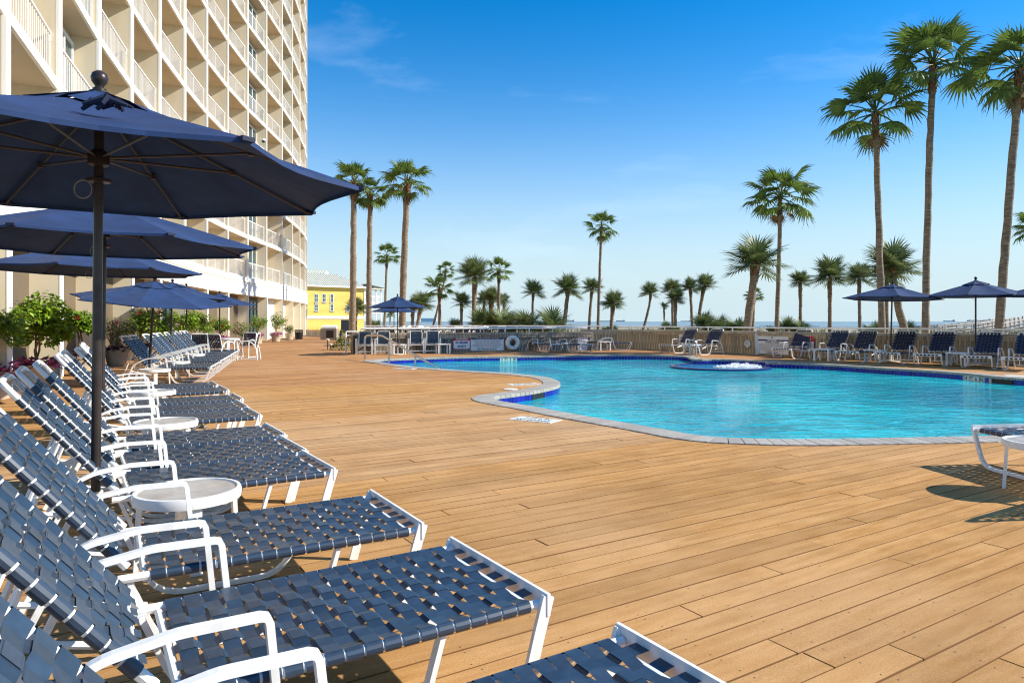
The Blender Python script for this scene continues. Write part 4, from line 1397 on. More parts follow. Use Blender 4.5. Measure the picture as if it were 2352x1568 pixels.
GR3 = 'loungers along the curved timber wall'
R3 = [((1513, 1541), 791, 27.7, (.80, .60), 'leftmost lounger against the tan wall, in front of the red circle notice'),
      ((1569, 1599.5), 794.5, 26.1, (.79, .61), 'lounger between the chrome hot tub handrail and the round wall lamp'),
      ((1772, 1813), 800, 23.7, (.76, .65), 'lounger in front of the hot tub rules board and folding sign'),
      ((1856, 1903), 804, 22.4, (.75, .66), 'lounger whose backrest hides part of the right hand NO DIVING sign'),
      ((1918, 1968), 807, 21.4, (.75, .66), 'lounger just left of the leaning umbrella pole by the wall'),
      ((2007.6, 2061.6), 809.5, 20.5, (.74, .67), 'lounger just right of the leaning umbrella pole by the wall'),
      ((2097, 2158), 813, 19.6, (.73, .68), 'lounger just left of the upright umbrella pole by the wall'),
      ((2205, 2270), 818, 18.5, (.72, .69), 'lounger just right of the upright umbrella pole by the wall'),
      ((2300, 2366), 822, 17.6, (.72, .69), 'lounger at the right edge of the photo against the tan wall')]
lounger_shaded = None
for (xa, xb), y, D, hd_, lab in R3:
    h_ = Vector(hd_).normalized(); rz = math.atan2(-h_.y, -h_.x); side = Vector((h_.y, -h_.x))
    A = Vector(((xa-CX)*D/F, D)); P = A+side*CW/2
    if lounger_shaded is None:
        lounger_shaded = make_lounger('lounger', lab, GR3, 'B', False, dark=True); lounger_shaded.location = (P.x, P.y, 0); lounger_shaded.rotation_euler = (0, 0, rz)  # same navy straps, with the wall's shade put into a darker colour
    else: dup(lounger_shaded, lab, (P.x, P.y, 0), rz, GR3)
# near right lounger, foot end only in frame
P = Vector(gp(2233, 980, .345)); h_ = Vector((.13, -.99)).normalized(); side = Vector((-h_.y, h_.x))
dup(lounger_b, 'single lounger foot end entering the photo at the right edge near the pool', (P.x+side.x*CW/2, P.y+side.y*CW/2, 0), math.atan2(-h_.y, -h_.x), 'loungers near the pool edge')
# flat loungers in the corner by the bar end
flat = make_lounger('lounger', 'flat lounger left of the narrow notice at the bar end, foot towards the pool', 'flattened loungers by the bar end', 'B', False, back_a=R(3))
def place_foot(o, x, y, D, head, lab=None):
    h_ = Vector(head).normalized(); rz = math.atan2(-h_.y, -h_.x)
    P = Vector(((x-CX)*D/F, D))
    if lab: o = dup(o, lab, (P.x, P.y, 0), rz)
    o.location = (P.x, P.y, 0); o.rotation_euler = (0, 0, rz); return o
place_foot(flat, 1279, 792, 28.3, (-.62, .78))
place_foot(flat, 1348, 792, 27.6, (-.62, .78), 'flat lounger in front of the narrow notice at the bar end')
place_foot(flat, 1449, 786, 30.3, (-1, .06), 'flat lounger lying side-on at the corner between bar and tan wall')
place_foot(flat, 1402, 786, 31.0, (-1, .06), 'flat lounger half hidden behind the side-on lounger in the wall corner')

# ------------------------------------------------------------------ round and square side tables
frost = M('frosted_acrylic', (0.70, 0.70, 0.67), 0.35, var=0.14, scale=9, transl=0.5)
def make_table(label, group, r=.262, h=.385):
    t = thing('side_table', label, 'side table', group=group)
    mb = MB(); n = 32; ring = []
    for rr_, z in ((r-.022, h-.052), (r, h-.052), (r+.004, h-.02), (r-.002, h), (r-.018, h+.001), (r-.022, h-.008), (r-.022, h-.052)):
        ring.append((rr_, z))
    base = len(mb.v)
    for rr_, z in ring:
        for j in range(n): mb.v.append((rr_*math.cos(2*math.pi*j/n), rr_*math.sin(2*math.pi*j/n), z))
    for k in range(len(ring)-1):
        for j in range(n): mb.f.append((k*n+j, k*n+(j+1) % n, (k+1)*n+(j+1) % n, (k+1)*n+j)); mb.mi.append(0)
    mb.build('rim', white_metal, t, True)
    mb = MB(); mb.poly([((r-.024)*math.cos(2*math.pi*j/n), (r-.024)*math.sin(2*math.pi*j/n), h-.008) for j in range(n)]); mb.build('tabletop', frost, t)
    mb = MB(); mb.bar((-r+.03, 0, h-.03), (r-.03, 0, h-.03), .03, .02); mb.bar((0, -r+.03, h-.052), (0, r-.03, h-.052), .03, .02); mb.build('cross_brace', white_metal, t)
    for k in range(4):
        q = k*math.pi/2+.6; c, s = math.cos(q), math.sin(q)
        mb = MB(); m_ = Matrix.Rotation(q, 3, 'Z')
        a = Vector((c, s, 0))*(r-.035); b = Vector((c, s, 0))*(r-.015)
        mb.bar((a.x, a.y, h-.03), (b.x, b.y, 0), .055, .022, (c, s, 0)); mb.build('leg', white_metal, t)
    return t
TB = [((432, 1120), 3.62, 'nearest round white side table with a frosted top between the near loungers'),
      ((381, 966), 6.1, 'second round white side table from the camera in the near lounger row'),
      ((352, 897), 8.75, 'round side table tucked under the armrests of the loungers beyond the second table'),
      ((356.6, 846), 12.75, 'round side table standing clear at the near end of the far lounger row'),
      ((407, 830), 15.2, 'first round side table in the gap between pairs of far row loungers'),
      ((447, 812), 18.6, 'second round side table farther along between the far row loungers')]
table0 = None
for (x, y), D, lab in TB:
    P = ((x-CX)*D/F, D, 0)
    if table0 is None:
        table0 = make_table(lab, 'round white side tables'); table0.location = P
    else: dup(table0, lab, P, random.uniform(0, 1.5))
dup(table0, 'round white side table at the right edge of the photo beside the lounger foot', (3.95, 5.06, 0), .3)
def make_square(label, group):
    t = thing('square_table', label, 'side table', group=group)
    mb = MB(); mb.box((0, 0, .375), (.52, .52, .035)); mb.build('tabletop', white_metal, t)
    for x in (-.22, .22):
        for y in (-.22, .22):
            mb = MB(); mb.box((x, y, .18), (.05, .05, .36)); mb.build('leg', white_metal, t)
    return t
sq = make_square('small white table between the two pairs of strap chairs in front of the bar', 'small square white tables')
def put(o, x, D, rz, lab=None):
    P = ((x-CX)*D/F, D, 0)
    if lab: return dup(o, lab, P, rz)
    o.location = P; o.rotation_euler = (0, 0, rz); return o
put(sq, 1010*0+ (1100+1163*.34014)/1.6327, 26.3, bar_ang)
put(sq, (1100+1650*.34014)/1.6327, 27.0, bar_ang, 'small white table under the left NO DIVING sign in front of the bar')
put(sq, 1433*0+1421*0+1352+35, 30.0, .2, 'small white table by the corner loungers at the bar end')
put(sq, 1583+7, 26.3, .7, 'small white table between the two leftmost loungers on the tan wall')
put(sq, 1893, 22.0, .75, 'small white table beside the lounger in front of the right NO DIVING sign')
put(sq, 2010, 21.3, .75, 'small white table at the foot of the leaning umbrella pole')
put(sq, 2200, 19.4, .78, 'small white table at the foot of the upright umbrella pole on the right')

# ------------------------------------------------------------------ strap chairs
def chair_back(w, h, sm, par, vert=6, horiz=8):
    mb = MB()
    for i in range(horiz):
        z = h*(i+.5)/horiz; hw = h/horiz*.40
        for j in range(vert):
            x0, x1 = -w/2+w*j/vert, -w/2+w*(j+1)/vert; y = .006 if (i+j) % 2 else -.006
            mb.quad((x0, y, z-hw), (x1, y, z-hw), (x1, y, z+hw), (x0, y, z+hw))
    for j in range(vert):
        x = -w/2+w*(j+.5)/vert; hw = w/vert*.36
        mb.quad((x-hw, 0, 0), (x+hw, 0, 0), (x+hw, 0, h), (x-hw, 0, h))
    return mb
def make_bar_chair(label, group):
    t = thing('strap_chair', label, 'chair', group=group)
    w = .60
    for s in (-1, 1):
        mb = MB(); mb.bar((s*w/2, -.27, 0), (s*w/2, -.26, .58), .055, .045, (0, 1, 0)); mb.build('front_leg', white_resin, t)
        mb = MB(); mb.bar((s*w/2, .26, 0), (s*w/2*.9, .32, .56), .05, .045, (0, 1, 0)); mb.build('rear_leg', white_resin, t)
        mb = MB(); mb.bar((s*w/2, -.30, .59), (s*w/2, .32, .57), .06, .03); mb.build('armrest', white_resin, t)
    mb = MB(); mb.bar((-w/2, -.25, .345), (w/2, -.25, .345), .05, .045, (0, 0, 1)); mb.bar((-w/2, -.25, .10), (w/2, -.25, .10), .035, .035); mb.bar((-w/2, .24, .34), (w/2, .24, .34), .04, .04); mb.build('seat_rail', white_resin, t)
    mb = MB()
    for i in range(8):
        for j in range(6):
            x, y = -.24+.096*j, -.20+.06*i; z = .37+(.004 if (i+j) % 2 else -.004); mb.quad((x-.044, y-.026, z), (x+.044, y-.026, z), (x+.044, y+.026, z), (x-.044, y+.026, z))
    mb.build('seat_webbing', strap_mat, t)
    mb = MB(); mb.tube(bent([(-.235, 0, -.02), (-.235, 0, .50), (.235, 0, .50), (.235, 0, -.02)], .05), .016, 6); b = mb.build('back_frame', white_metal, t, True); b.location = (0, .26, .38); b.rotation_euler = (R(-9), 0, 0)
    chair_back(.46, .49, strap_mat, 0, 9, 9).build('back_webbing', strap_mat, b)
    mb = MB()
    for k in range(11):
        for s in (-1, 1): mb.box((s*.238, -.005, .02+.046*k), (.028, .03, .018))
    for k in range(9): mb.box((-.2+.05*k, -.005, .502), (.018, .03, .026)); mb.box((-.2+.05*k, -.005, .0), (.018, .03, .026))
    mb.build('lacing', white_metal, b)
    return t
bc = make_bar_chair('strap chair leftmost in front of the bar beside the wooden corner post', 'strap chairs backed against the bar')
CHX = [(768, None), (971, 'strap chair second from the left, behind the stainless pool handrail'), (1327, 'strap chair right of the small table and umbrella pole at the bar'), (1508, 'rightmost strap chair at the bar, beside the left NO DIVING sign')]
for crop_x, lab in CHX:
    x = (1100+crop_x*.34014)/1.6327
    p, n, _ = wall_spot(x, [BA-bard*.5, BB], .5)
    if lab is None: bc.location = (p.x, p.y, 0); bc.rotation_euler = (0, 0, bar_ang*.4)
    else: dup(bc, lab, (p.x, p.y, 0), bar_ang*.4)

def make_dining_chair(label, group, sm):
    t = thing('dining_chair', label, 'chair', group=group)
    for s in (-1, 1):
        mb = MB(); mb.tube(bent([(s*.28, -.27, 0), (s*.27, -.22, .60), (s*.27, .1, .64), (s*.27, .3, .45), (s*.28, .36, 0)], .1, 4), .018, 7); mb.build('side_frame', white_metal, t, True)
    mb = MB(); mb.bar((-.28, -.26, .03), (-.28, .35, .03), .02, .02); mb.bar((.28, -.26, .03), (.28, .35, .03), .02, .02); mb.build('foot_bar', white_metal, t)
    mb = MB()
    for i in range(9):
        for j in range(7):
            x, y = -.21+.07*j, -.2+.055*i; z = .42+(.005 if (i+j) % 2 else -.004); mb.quad((x-.031, y-.024, z), (x+.031, y-.024, z), (x+.031, y+.024, z), (x-.031, y+.024, z))
    mb.build('seat_webbing', sm, t)
    mb = MB(); mb.tube(bent([(-.24, 0, -.03), (-.24, 0, .46), (.24, 0, .46), (.24, 0, -.03)], .06), .017, 7); b = mb.build('back_frame', white_metal, t, True); b.location = (0, .25, .42); b.rotation_euler = (R(-14), 0, 0)
    chair_back(.47, .44, sm, 0, 9, 8).build('back_webbing', sm, b)
    return t
# dining set at the far end of the lounger row
DX, DD = -9.55, 22.9
dt = thing('dining_table', 'round white dining table among strap chairs at the end of the far lounger row', 'table', (DX, DD, 0))
mb = MB(); mb.lathe([(.36, .66), (.40, .66), (.405, .70), (.37, .705)], 28); mb.build('tabletop', white_metal, dt, True)
for k in range(4):
    q = k*math.pi/2+.5; mb = MB(); mb.bar((.3*math.cos(q), .3*math.sin(q), .66), (.33*math.cos(q), .33*math.sin(q), 0), .09, .03, (math.cos(q), math.sin(q), 0)); mb.build('leg', white_metal, dt)
dc = make_dining_chair('black strap dining chair with its back to the loungers', 'dining chairs round the white table', strap_dark_and_shaded)
dc.location = (-10.15, 22.3, 0); dc.rotation_euler = (0, 0, R(195))
dup(dc, 'dark strap dining chair behind the white dining table', (-9.35, 23.9, 0), R(-8))
dup(dc, 'white framed dining chair side-on at the open deck end of the dining set', (-8.75, 22.6, 0), R(-80))
dup(dc, 'dining chair turned towards the camera in front of the dining table', (-9.3, 21.9, 0), R(160))

# ------------------------------------------------------------------ market umbrellas
def make_umbrella(label, group, Rr=1.42, zr=2.06, za=2.53):
    t = thing('umbrella', label, 'umbrella', group=group)
    mb = MB(); mb.lathe([(.024, 0.02), (.024, za+.0)], 14); mb.build('pole', bronze, t, True)
    mb = MB(); mb.lathe([(.034, 0), (.034, .012), (.022, .02), (.024, .03), (.038, .048), (.044, .071), (.037, .096), (.016, .112)], 18, (0, 0, za+.004)); mb.build('finial', bronze, t, True)
    mb = MB(); mb.lathe([(.30, 0), (.30, .03), (.05, .05), (.036, .06), (.036, .34)], 20); mb.build('base', rust, t, True)
    hub = MB(); hub.lathe([(.03, .0), (.052, .01), (.056, .06), (.04, .085), (.03, .09)], 14, (0, 0, zr+.06)); c2 = MB(); c2.lathe([(.035, 0), (.06, .005), (.06, .022), (.03, .03)], 14, (0, 0, zr-.03)); c2.build('collar', bronze, t, True); c3 = MB(); c3.lathe([(.026, 0), (.05, .0), (.05, .05), (.03, .06)], 12, (0, 0, za-.05)); c3.build('crown_hub', bronze, t, True); hub.build('hub', bronze, t, True)
    mb = MB(); mb.tube([(-.07+.045*math.cos(q), -.02, zr-.07+.05*math.sin(q)) for q in [k*math.pi/8 for k in range(17)]], .0035, 5); mb.build('pull_cord', M('pull_cord', (.25, .24, .22), .6), t)
    cnp = MB()      # vent cap stands for the canopy crown; panels hang on it
    n = 8; rv = .36
    def prof(q, r, sag):
        z = za-(za-zr)*((r/Rr)**1.06)
        return z-sag*math.sin(math.pi*min(1, r/Rr))*0.5
    for k in range(n):
        a0, a1 = k*2*math.pi/n, (k+1)*2*math.pi/n; am = (a0+a1)/2
        p0 = []; 
        for s, q in ((0, a0), (.25, a0*.75+a1*.25), (.5, am), (.75, a0*.25+a1*.75), (1, a1)):
            rm = rv*math.cos(math.pi/n)/math.cos(q-am)
            cnp_z = za-.045-(za-.045-zr)*(rv/Rr)**1.04+.022+.012*math.sin(k*1.9)-.016*math.sin(math.pi*s)
            p0.append((rm*math.cos(q), rm*math.sin(q), cnp_z))
        for a_, b_ in zip(p0, p0[1:]): cnp.tri((0, 0, za+.012), a_, b_)
    cap = cnp.build('vent_cap', canvas, t)
    for k in range(n):
        a0, a1 = k*2*math.pi/n, (k+1)*2*math.pi/n; am = (a0+a1)/2
        mb = MB(); NS, NR = 6, 7; grid = []
        for ir in range(NR+1):
            r = .10+(Rr-.10)*ir/NR; rowp = []
            for js in range(NS+1):
                s = js/NS; q = a0+(a1-a0)*s
                rr_ = r*math.cos(math.pi/n)/math.cos(q-am)
                e = math.sin(math.pi*s)
                rr_ *= 1-.065*e*(ir/NR)**3                     # scalloped hem between ribs
                z = za-.045-(za-.045-zr)*(r/Rr)**1.04-.028*e*math.sin(math.pi*min(1, (r/Rr)*.9))
                rowp.append((rr_*math.cos(q), rr_*math.sin(q), z))
            grid.append(rowp)
        for ir in range(NR):
            for js in range(NS): mb.quad(grid[ir][js], grid[ir][js+1], grid[ir+1][js+1], grid[ir+1][js])
        # hem hanging below the rim
        for js in range(NS):
            a_, b_ = grid[NR][js], grid[NR][js+1]; mb.quad(a_, b_, (b_[0], b_[1], b_[2]-.022), (a_[0], a_[1], a_[2]-.022))
        mb.build('canopy_panel', canvas, t, True)
        # rib and strut
        c, s_ = math.cos(a0), math.sin(a0)
        def rp_(r): return (r*c, r*s_, za-.062-(za-.045-zr)*(r/Rr)**1.04-.004)
        rb_ = MB(); rb_.tube([rp_(.06), rp_(.5), rp_(1.0), rp_(Rr-.03)], .0075, 6); rib = rb_.build('rib', M('rib_metal', (.055, .042, .038), .42, metal=.2), t)
        m_ = rp_(.80); sb = MB(); sb.tube([(.05*c, .05*s_, zr+.11), m_], .0075, 6); sb.box(m_, (.03, .03, .03)); sb.build('strut', M('rib_metal', (.055, .042, .038), .42, metal=.2), rib)
        pk = MB(); pk.box((Rr*c*.985, Rr*s_*.985, zr-.004), (.06, .06, .02), Matrix.Rotation(a0, 3, 'Z')); pk.build('rib_pocket', M('canvas_pocket', (.012, .018, .05), .8), rib)
    return t
GU1, GU2, GU3 = 'navy umbrellas over the left lounger rows', 'navy umbrellas by the bar', 'navy umbrellas along the tan wall'
u1 = make_umbrella('nearest big navy umbrella whose canopy fills the upper left', GU1)
u1.location = (-2.29, 3.75, 0); u1.rotation_euler = (0, R(.5), .153)
# gathered tie strap on the near panel of the first umbrella
def tie(parent):
    rt = random.Random(6); q = -1.02-.153; c, s_ = math.cos(q), math.sin(q); pos = Vector((.95*c, .95*s_, 2.53-.045-.43*(.95/1.42)**1.04-.012))
    mb = MB()
    for k in range(7):
        p = pos+Vector((rt.uniform(-.1, .1), rt.uniform(-.05, .05), .012)); a = Vector((rt.uniform(-.16, .16), rt.uniform(-.05, .05), rt.uniform(-.0, .03)))
        mb.tube([p-a*.6, p+Vector((0, 0, .03)), p+a*.6], [.008, .017, .006], 6)
    mb.build('tie_strap', M('canvas_pocket', (.012, .018, .05), .8), parent, True)
def put_u(x, D, lab, grp, rz, lean=(0, 0), sc=(1, 1, 1)):
    u = dup(u1, lab, ((x-CX)*D/F, D, 0), rz, grp, sc); u.rotation_euler = (R(lean[1]), R(lean[0]), rz); return u
put_u(233, 6.75, 'second big navy umbrella, just under and behind the nearest canopy', GU1, .10, (.6, 0), (1.03, 1.03, .985))
put_u(213, 10.2, 'third navy umbrella, lowest of the three stacked canopies at left', GU1, .25, (.8, 0), (1.04, 1.04, .985))
put_u(340, 13.9, 'lit navy umbrella without finial view, widest of the group above the far loungers', GU1, .30, (4.5, 6), (1.03, 1.03, .83))
put_u(390, 18.9, 'dark underside navy umbrella right behind the wide lit one, finial showing', GU1, .1, (.6, -3), (1.03, 1.03, .93))
put_u(428, 23.3, 'navy umbrella mostly hidden, only its finial and pole seen behind the others', GU1, .2, (0, 0), (1, 1, .97))
put_u(505, 27.8, 'farthest navy umbrella beside the hotel doors and potted shrubs', GU1, .12, (.3, 2), (1, 1, .95))
put_u(913.7, 26.2, 'navy umbrella standing in front of the bar between the strap chairs', GU2, .05, (-.3, 0), (.80, .80, .88))
put_u(905, 36.5, 'navy umbrella behind the bar, below and beyond the front one', GU2, .2, (0, 0), (.88, .88, .87))
put_u(2045, 21.6, 'navy umbrella on a leaning pole at the tan wall, left of the pair', GU3, .4, (2.2, 0), (1.0, 1.0, .97))
put_u(2241, 20.4, 'upright navy umbrella with a ball finial at the tan wall, between the tall palms', GU3, .05, (0, 0), (1, 1, .985))
put_u(2432, 19.2, 'navy umbrella entering at the right edge of the photo', GU3, .2, (0, 0), (1, 1, .975))
tie(u1)

# ------------------------------------------------------------------ pool handrails, lids and deck markers
hr = thing('handrail', 'brushed steel pool entry handrail sloping down into the shallow end', 'handrail', (0, 0, 0))
mb = MB()
A = at(838, 825, 22.9); B = at(893.5, 833.7, 21.0); C = at(954, 838, 19.9); T = at(1015.6, 838.8, 19.2)
zt = .80
mb.tube(bent([(A.x, A.y, 0), (A.x, A.y, zt), (A.x+.62, A.y-.25, zt), (B.x+.35, B.y-.2, zt-.26), (C.x, C.y, .28), (T.x, T.y, -.10), (T.x+.02, T.y-.02, -.3)], .14, 5), .033, 8); mb.build('top_tube', steel, hr, True)
for P, z0, z1 in ((B, 0, .66), (C, -.4, .28)):
    mb = MB(); mb.tube([(P.x, P.y, z0), (P.x, P.y, z1)], .026, 8); mb.build('post', steel, hr, True)
tr_ = thing('grab_rail', 'chrome grab rail beside the hot tub in front of the tan wall', 'handrail', (0, 0, 0))
A = at(1586, 818, 24.4)
mb = MB(); mb.tube(bent([(A.x-.02, A.y, 0), (A.x-.06, A.y, .62), (A.x+.12, A.y-.25, .62), (A.x+.14, A.y-.3, .0)], .14, 5), .028, 8); mb.build('tube', steel, tr_, True)
def lid(x, y, lab, r=.135):
    P = gp(x, y); t = thing('skimmer_lid', lab, 'lid', (P[0], P[1], 0), group='round white skimmer lids')
    mb = MB(); mb.lathe([(r, 0), (r, .008), (r-.01, .012), (.02, .012)], 24); mb.build('lid', white_resin, t)
lid(1172.5, 894, 'round white skimmer lid on the deck at the pool peninsula')
lid(2330, 863.6, 'round white skimmer lid on the far deck at the right edge', .2)
def marker(x, y, lab, rz, w=.62, txts=('4 FT 6 IN', 'NO DIVING')):
    P = gp(x, y); t = thing('depth_marker', lab, 'depth marker', (P[0], P[1], 0), rz, 'white depth marker tiles set in the deck')
    for k in range(4):
        for j in range(2):
            mb = MB(); mb.box((-.24+.16*k, -.08+.16*j, .001), (.155, .155, .008)); mb.build('tile', tile_white, t)
    for j, s in enumerate(txts[::-1]): lettering(s, .115, ink, t, (0, -.08+.16*j, .0058), (0, 0, 0), xs=.85, bold=.002)
marker(1228.8, 963.5, 'white depth marker tiles on the deck at the near pool curve', R(-33))
marker(1203.7, 882.5, 'white depth marker tiles on the deck at the tip of the peninsula', R(20), txts=('3 FT 6 IN', 'NO DIVING'))
marker(930, 846.5, 'white depth marker tiles on the deck near the entry handrail', R(-25), txts=('3 FT 6 IN', 'NO DIVING'))
# ------------------------------------------------------------------ palms
GZ = -0.6
def frond_w(seed, droop=.5):
    """washingtonia leaf: pleated fan on a long stalk, tips hanging"""
    r = random.Random(seed); mb = MB(); P = .50; N = 22
    mb.tube([(0, 0, 0), (P*.5, 0, .035), (P+.02, 0, .02)], [.016, .012, .008], 4)
    A = R(105); Cc = Vector((P, 0, .02))
    L = []
    for k in range(N+1):
        a = -A+2*A*k/N; L.append(a)
    fold = r.uniform(.1, .3)
    def pt(a, rad, z): return Vector((P+rad*math.cos(a), rad*math.sin(a), .02+z-fold*abs(math.sin(a))*rad*.8))
    edge = []
    for k, a in enumerate(L):
        ln = .50*(1-.28*(abs(a)/A)**2)
        edge.append((pt(a, ln*.52, (.014 if k % 2 else -.014)-droop*.12*(ln*.52)), ln))
    for k in range(N):
        a = (L[k]+L[k+1])/2; ln = .50*(1-.28*(abs(a)/A)**2)*r.uniform(.9, 1.12); w = .30*2*A/N
        e0, e1 = edge[k][0], edge[k+1][0]
        mb.tri(Cc, e0, e1)
        m0 = pt(a-w*.42, ln*.76, -droop*ln*.22+r.uniform(-.015, .015)); m1 = pt(a+w*.42, ln*.76, -droop*ln*.22+r.uniform(-.015, .015))
        mb.quad(e0, m0, m1, e1)
        if r.random() < .9:
            dz = -droop*r.uniform(.25, .65)*ln
            tp = pt(a+r.uniform(-.03, .03), ln*r.uniform(.9, 1.0), dz); mb.tri(m0, tp, m1)
    return mb
def frond_s(seed):
    """sabal leaf: arching costa, narrow stiff spiky segments"""
    r = random.Random(seed); mb = MB(); P = .36; N = 26
    mb.tube([(0, 0, 0), (P*.5, 0, .03), (P, 0, .0), (P+.22, 0, -.05)], [.014, .010, .007, .004], 4)
    A = R(150)
    for k in range(N):
        a = -A+2*A*(k+.5)/N; ln = .60*(1-.35*(abs(a)/A)**1.5)*r.uniform(.88, 1.1)
        w = ln*.062
        bx = P+.20*max(0, 1-abs(a)/A)**1.2; d = Vector((math.cos(a), math.sin(a), 0)); s = Vector((-d.y, d.x, 0))
        curl = -.22*ln*(.25+.8*max(0, math.cos(a)))
        b = Vector((bx, 0, -.05*max(0, 1-abs(a)/A)))
        up = .05*abs(math.sin(a))
        m = b+d*ln*.5+Vector((0, 0, curl*.22+up)); t = b+d*ln*r.uniform(.92, 1)+Vector((0, 0, curl*r.uniform(.7, 1.4)+up*.6))
        mb.tri(b, m-s*w, m+s*w) if False else mb.quad(b-s*w*.35, m-s*w*.72, m+s*w*.72, b+s*w*.35)
        q = m.lerp(t, .55)
        mb.quad(m-s*w*.72, q-s*w*.36, q+s*w*.36, m+s*w*.72); mb.tri(q-s*w*.36, t, q+s*w*.36)
    return mb
FW = [frond_w(k, dr).mesh('frond', leaf) for k, dr in ((1, .35), (2, .55), (3, .8), (4, 1.1))]
FWD = [frond_w(k, 1.3).mesh('dry_frond', leaf_dead) for k in (7, 8)]
FS = [frond_s(k).mesh('frond', leaf_s) for k in (1, 2, 3)]

def crown(t, top, Rr, kind, seed, n=None, lean=0.0, sparse=1.0, tilt=(0, 0)):
    r = random.Random(seed)
    n = n or (23 if kind == 'W' else 29)
    ga = r.uniform(0, 6.28); span = r.uniform(108, 138); pw_ = r.uniform(.72, .98); n = max(8, int(n*r.uniform(.85, 1.12)))
    for k in range(n):
        f = (k+.5)/n
        if kind == 'W':
            el = R(84-span*f**pw_)+R(r.uniform(-12, 12)); me = FW[0 if f < .2 else 1 if f < .45 else 2 if f < .75 else 3]
            sc = Rr*(1.04 if f > .2 else .86)*r.uniform(.84, 1.1)
        else:
            el = R(82-100*f**.9)+R(r.uniform(-9, 9)); me = FS[k % 3]; sc = Rr*1.02*r.uniform(.86, 1.08)
        az = ga+k*2.39996+r.uniform(-.2, .2)
        o = link('frond', me, t, top+Vector((0, 0, Rr*.06*(1-f))))
        o.rotation_euler = (r.uniform(-.45, .45)+tilt[0]*0, -el, az); o.scale = (sc, sc, sc)
    if kind == 'W' and Rr > 2.2:
        for k in range(1+seed % 2):
            o = link('dry_frond', FWD[k % 2], t, top+Vector((0, 0, -.15*Rr)))
            o.rotation_euler = (r.uniform(-.4, .4), R(r.uniform(40, 75)), ga+k*1.7); s = Rr*r.uniform(.6, .8); o.scale = (s, s, s)

def palm(kind, label, cpt, base, D, Rr, tw, seed, mid=None, group=None, boots=None, n=None):
    """crown centre and trunk base in frame pixels at depth D; tw trunk width in pixels"""
    top, b = at(cpt[0], cpt[1], D), at(base[0], base[1], D)
    dirn = (b-top)
    if b.z > GZ: b = top+dirn*((top.z-GZ)/(top.z-b.z))
    t = thing('palm_tree', label, 'palm tree', (b.x, b.y, GZ), 0, group)
    o = Vector((b.x, b.y, GZ)); r = random.Random(seed)
    topl = top-o; pts = []; rad = []
    m = at(mid[0], mid[1], D)-o if mid else topl*.5
    K = 26 if topl.z > 6 else 16
    rw = tw*D/F/2
    for k in range(K+1):
        f = k/K
        p = Vector((0, 0, 0))*(1-f)**2+2*f*(1-f)*(2*m-topl*.5)+topl*f*f
        p += Vector((r.uniform(-1, 1), r.uniform(-1, 1), 0))*rw*.10
        pts.append(p); g = 1.04-.22*f
        if f < .06: g *= 1.18
        if kind == 'S' and f > .72: g *= 1.22
        rad.append(rw*g*r.uniform(.93, 1.07))
    rad[-1] *= .8
    mb = MB(); mb.tube(pts, rad, 10); mb.build('trunk', trunk_mat, t, True)
    bm_ = MB(); nb = boots if boots is not None else (34 if kind == 'S' else 40)
    for k in range(nb):
        f = 1-(.26 if kind == 'S' else 1.3*Rr/max(topl.z, 1)*.55)*(k/nb)-.005; q = k*2.39996
        i = min(K-1, int(f*K)); p = pts[i].lerp(pts[i+1], f*K-i); d = Vector((math.cos(q), math.sin(q), 0))
        s = Vector((-d.y, d.x, 0)); h = rw*r.uniform(1.6, 2.6)
        a_ = p+d*rw*.8; bt = a_+d*rw*r.uniform(.35, .8)+Vector((0, 0, h))
        bm_.tri(a_-s*rw*.5, a_+s*rw*.5, bt); bm_.tri(a_+s*rw*.5-d*rw*.2, a_-s*rw*.5-d*rw*.2, bt)
    if bm_.v: bm_.build('leaf_bases', boot_mat, t)
    crown(t, topl, Rr, kind, seed, n)
    return t
GP = {'W': 'tall fan palms', 'S': 'cabbage palms on the dune'}
def rpx(r, D): return r*D/F
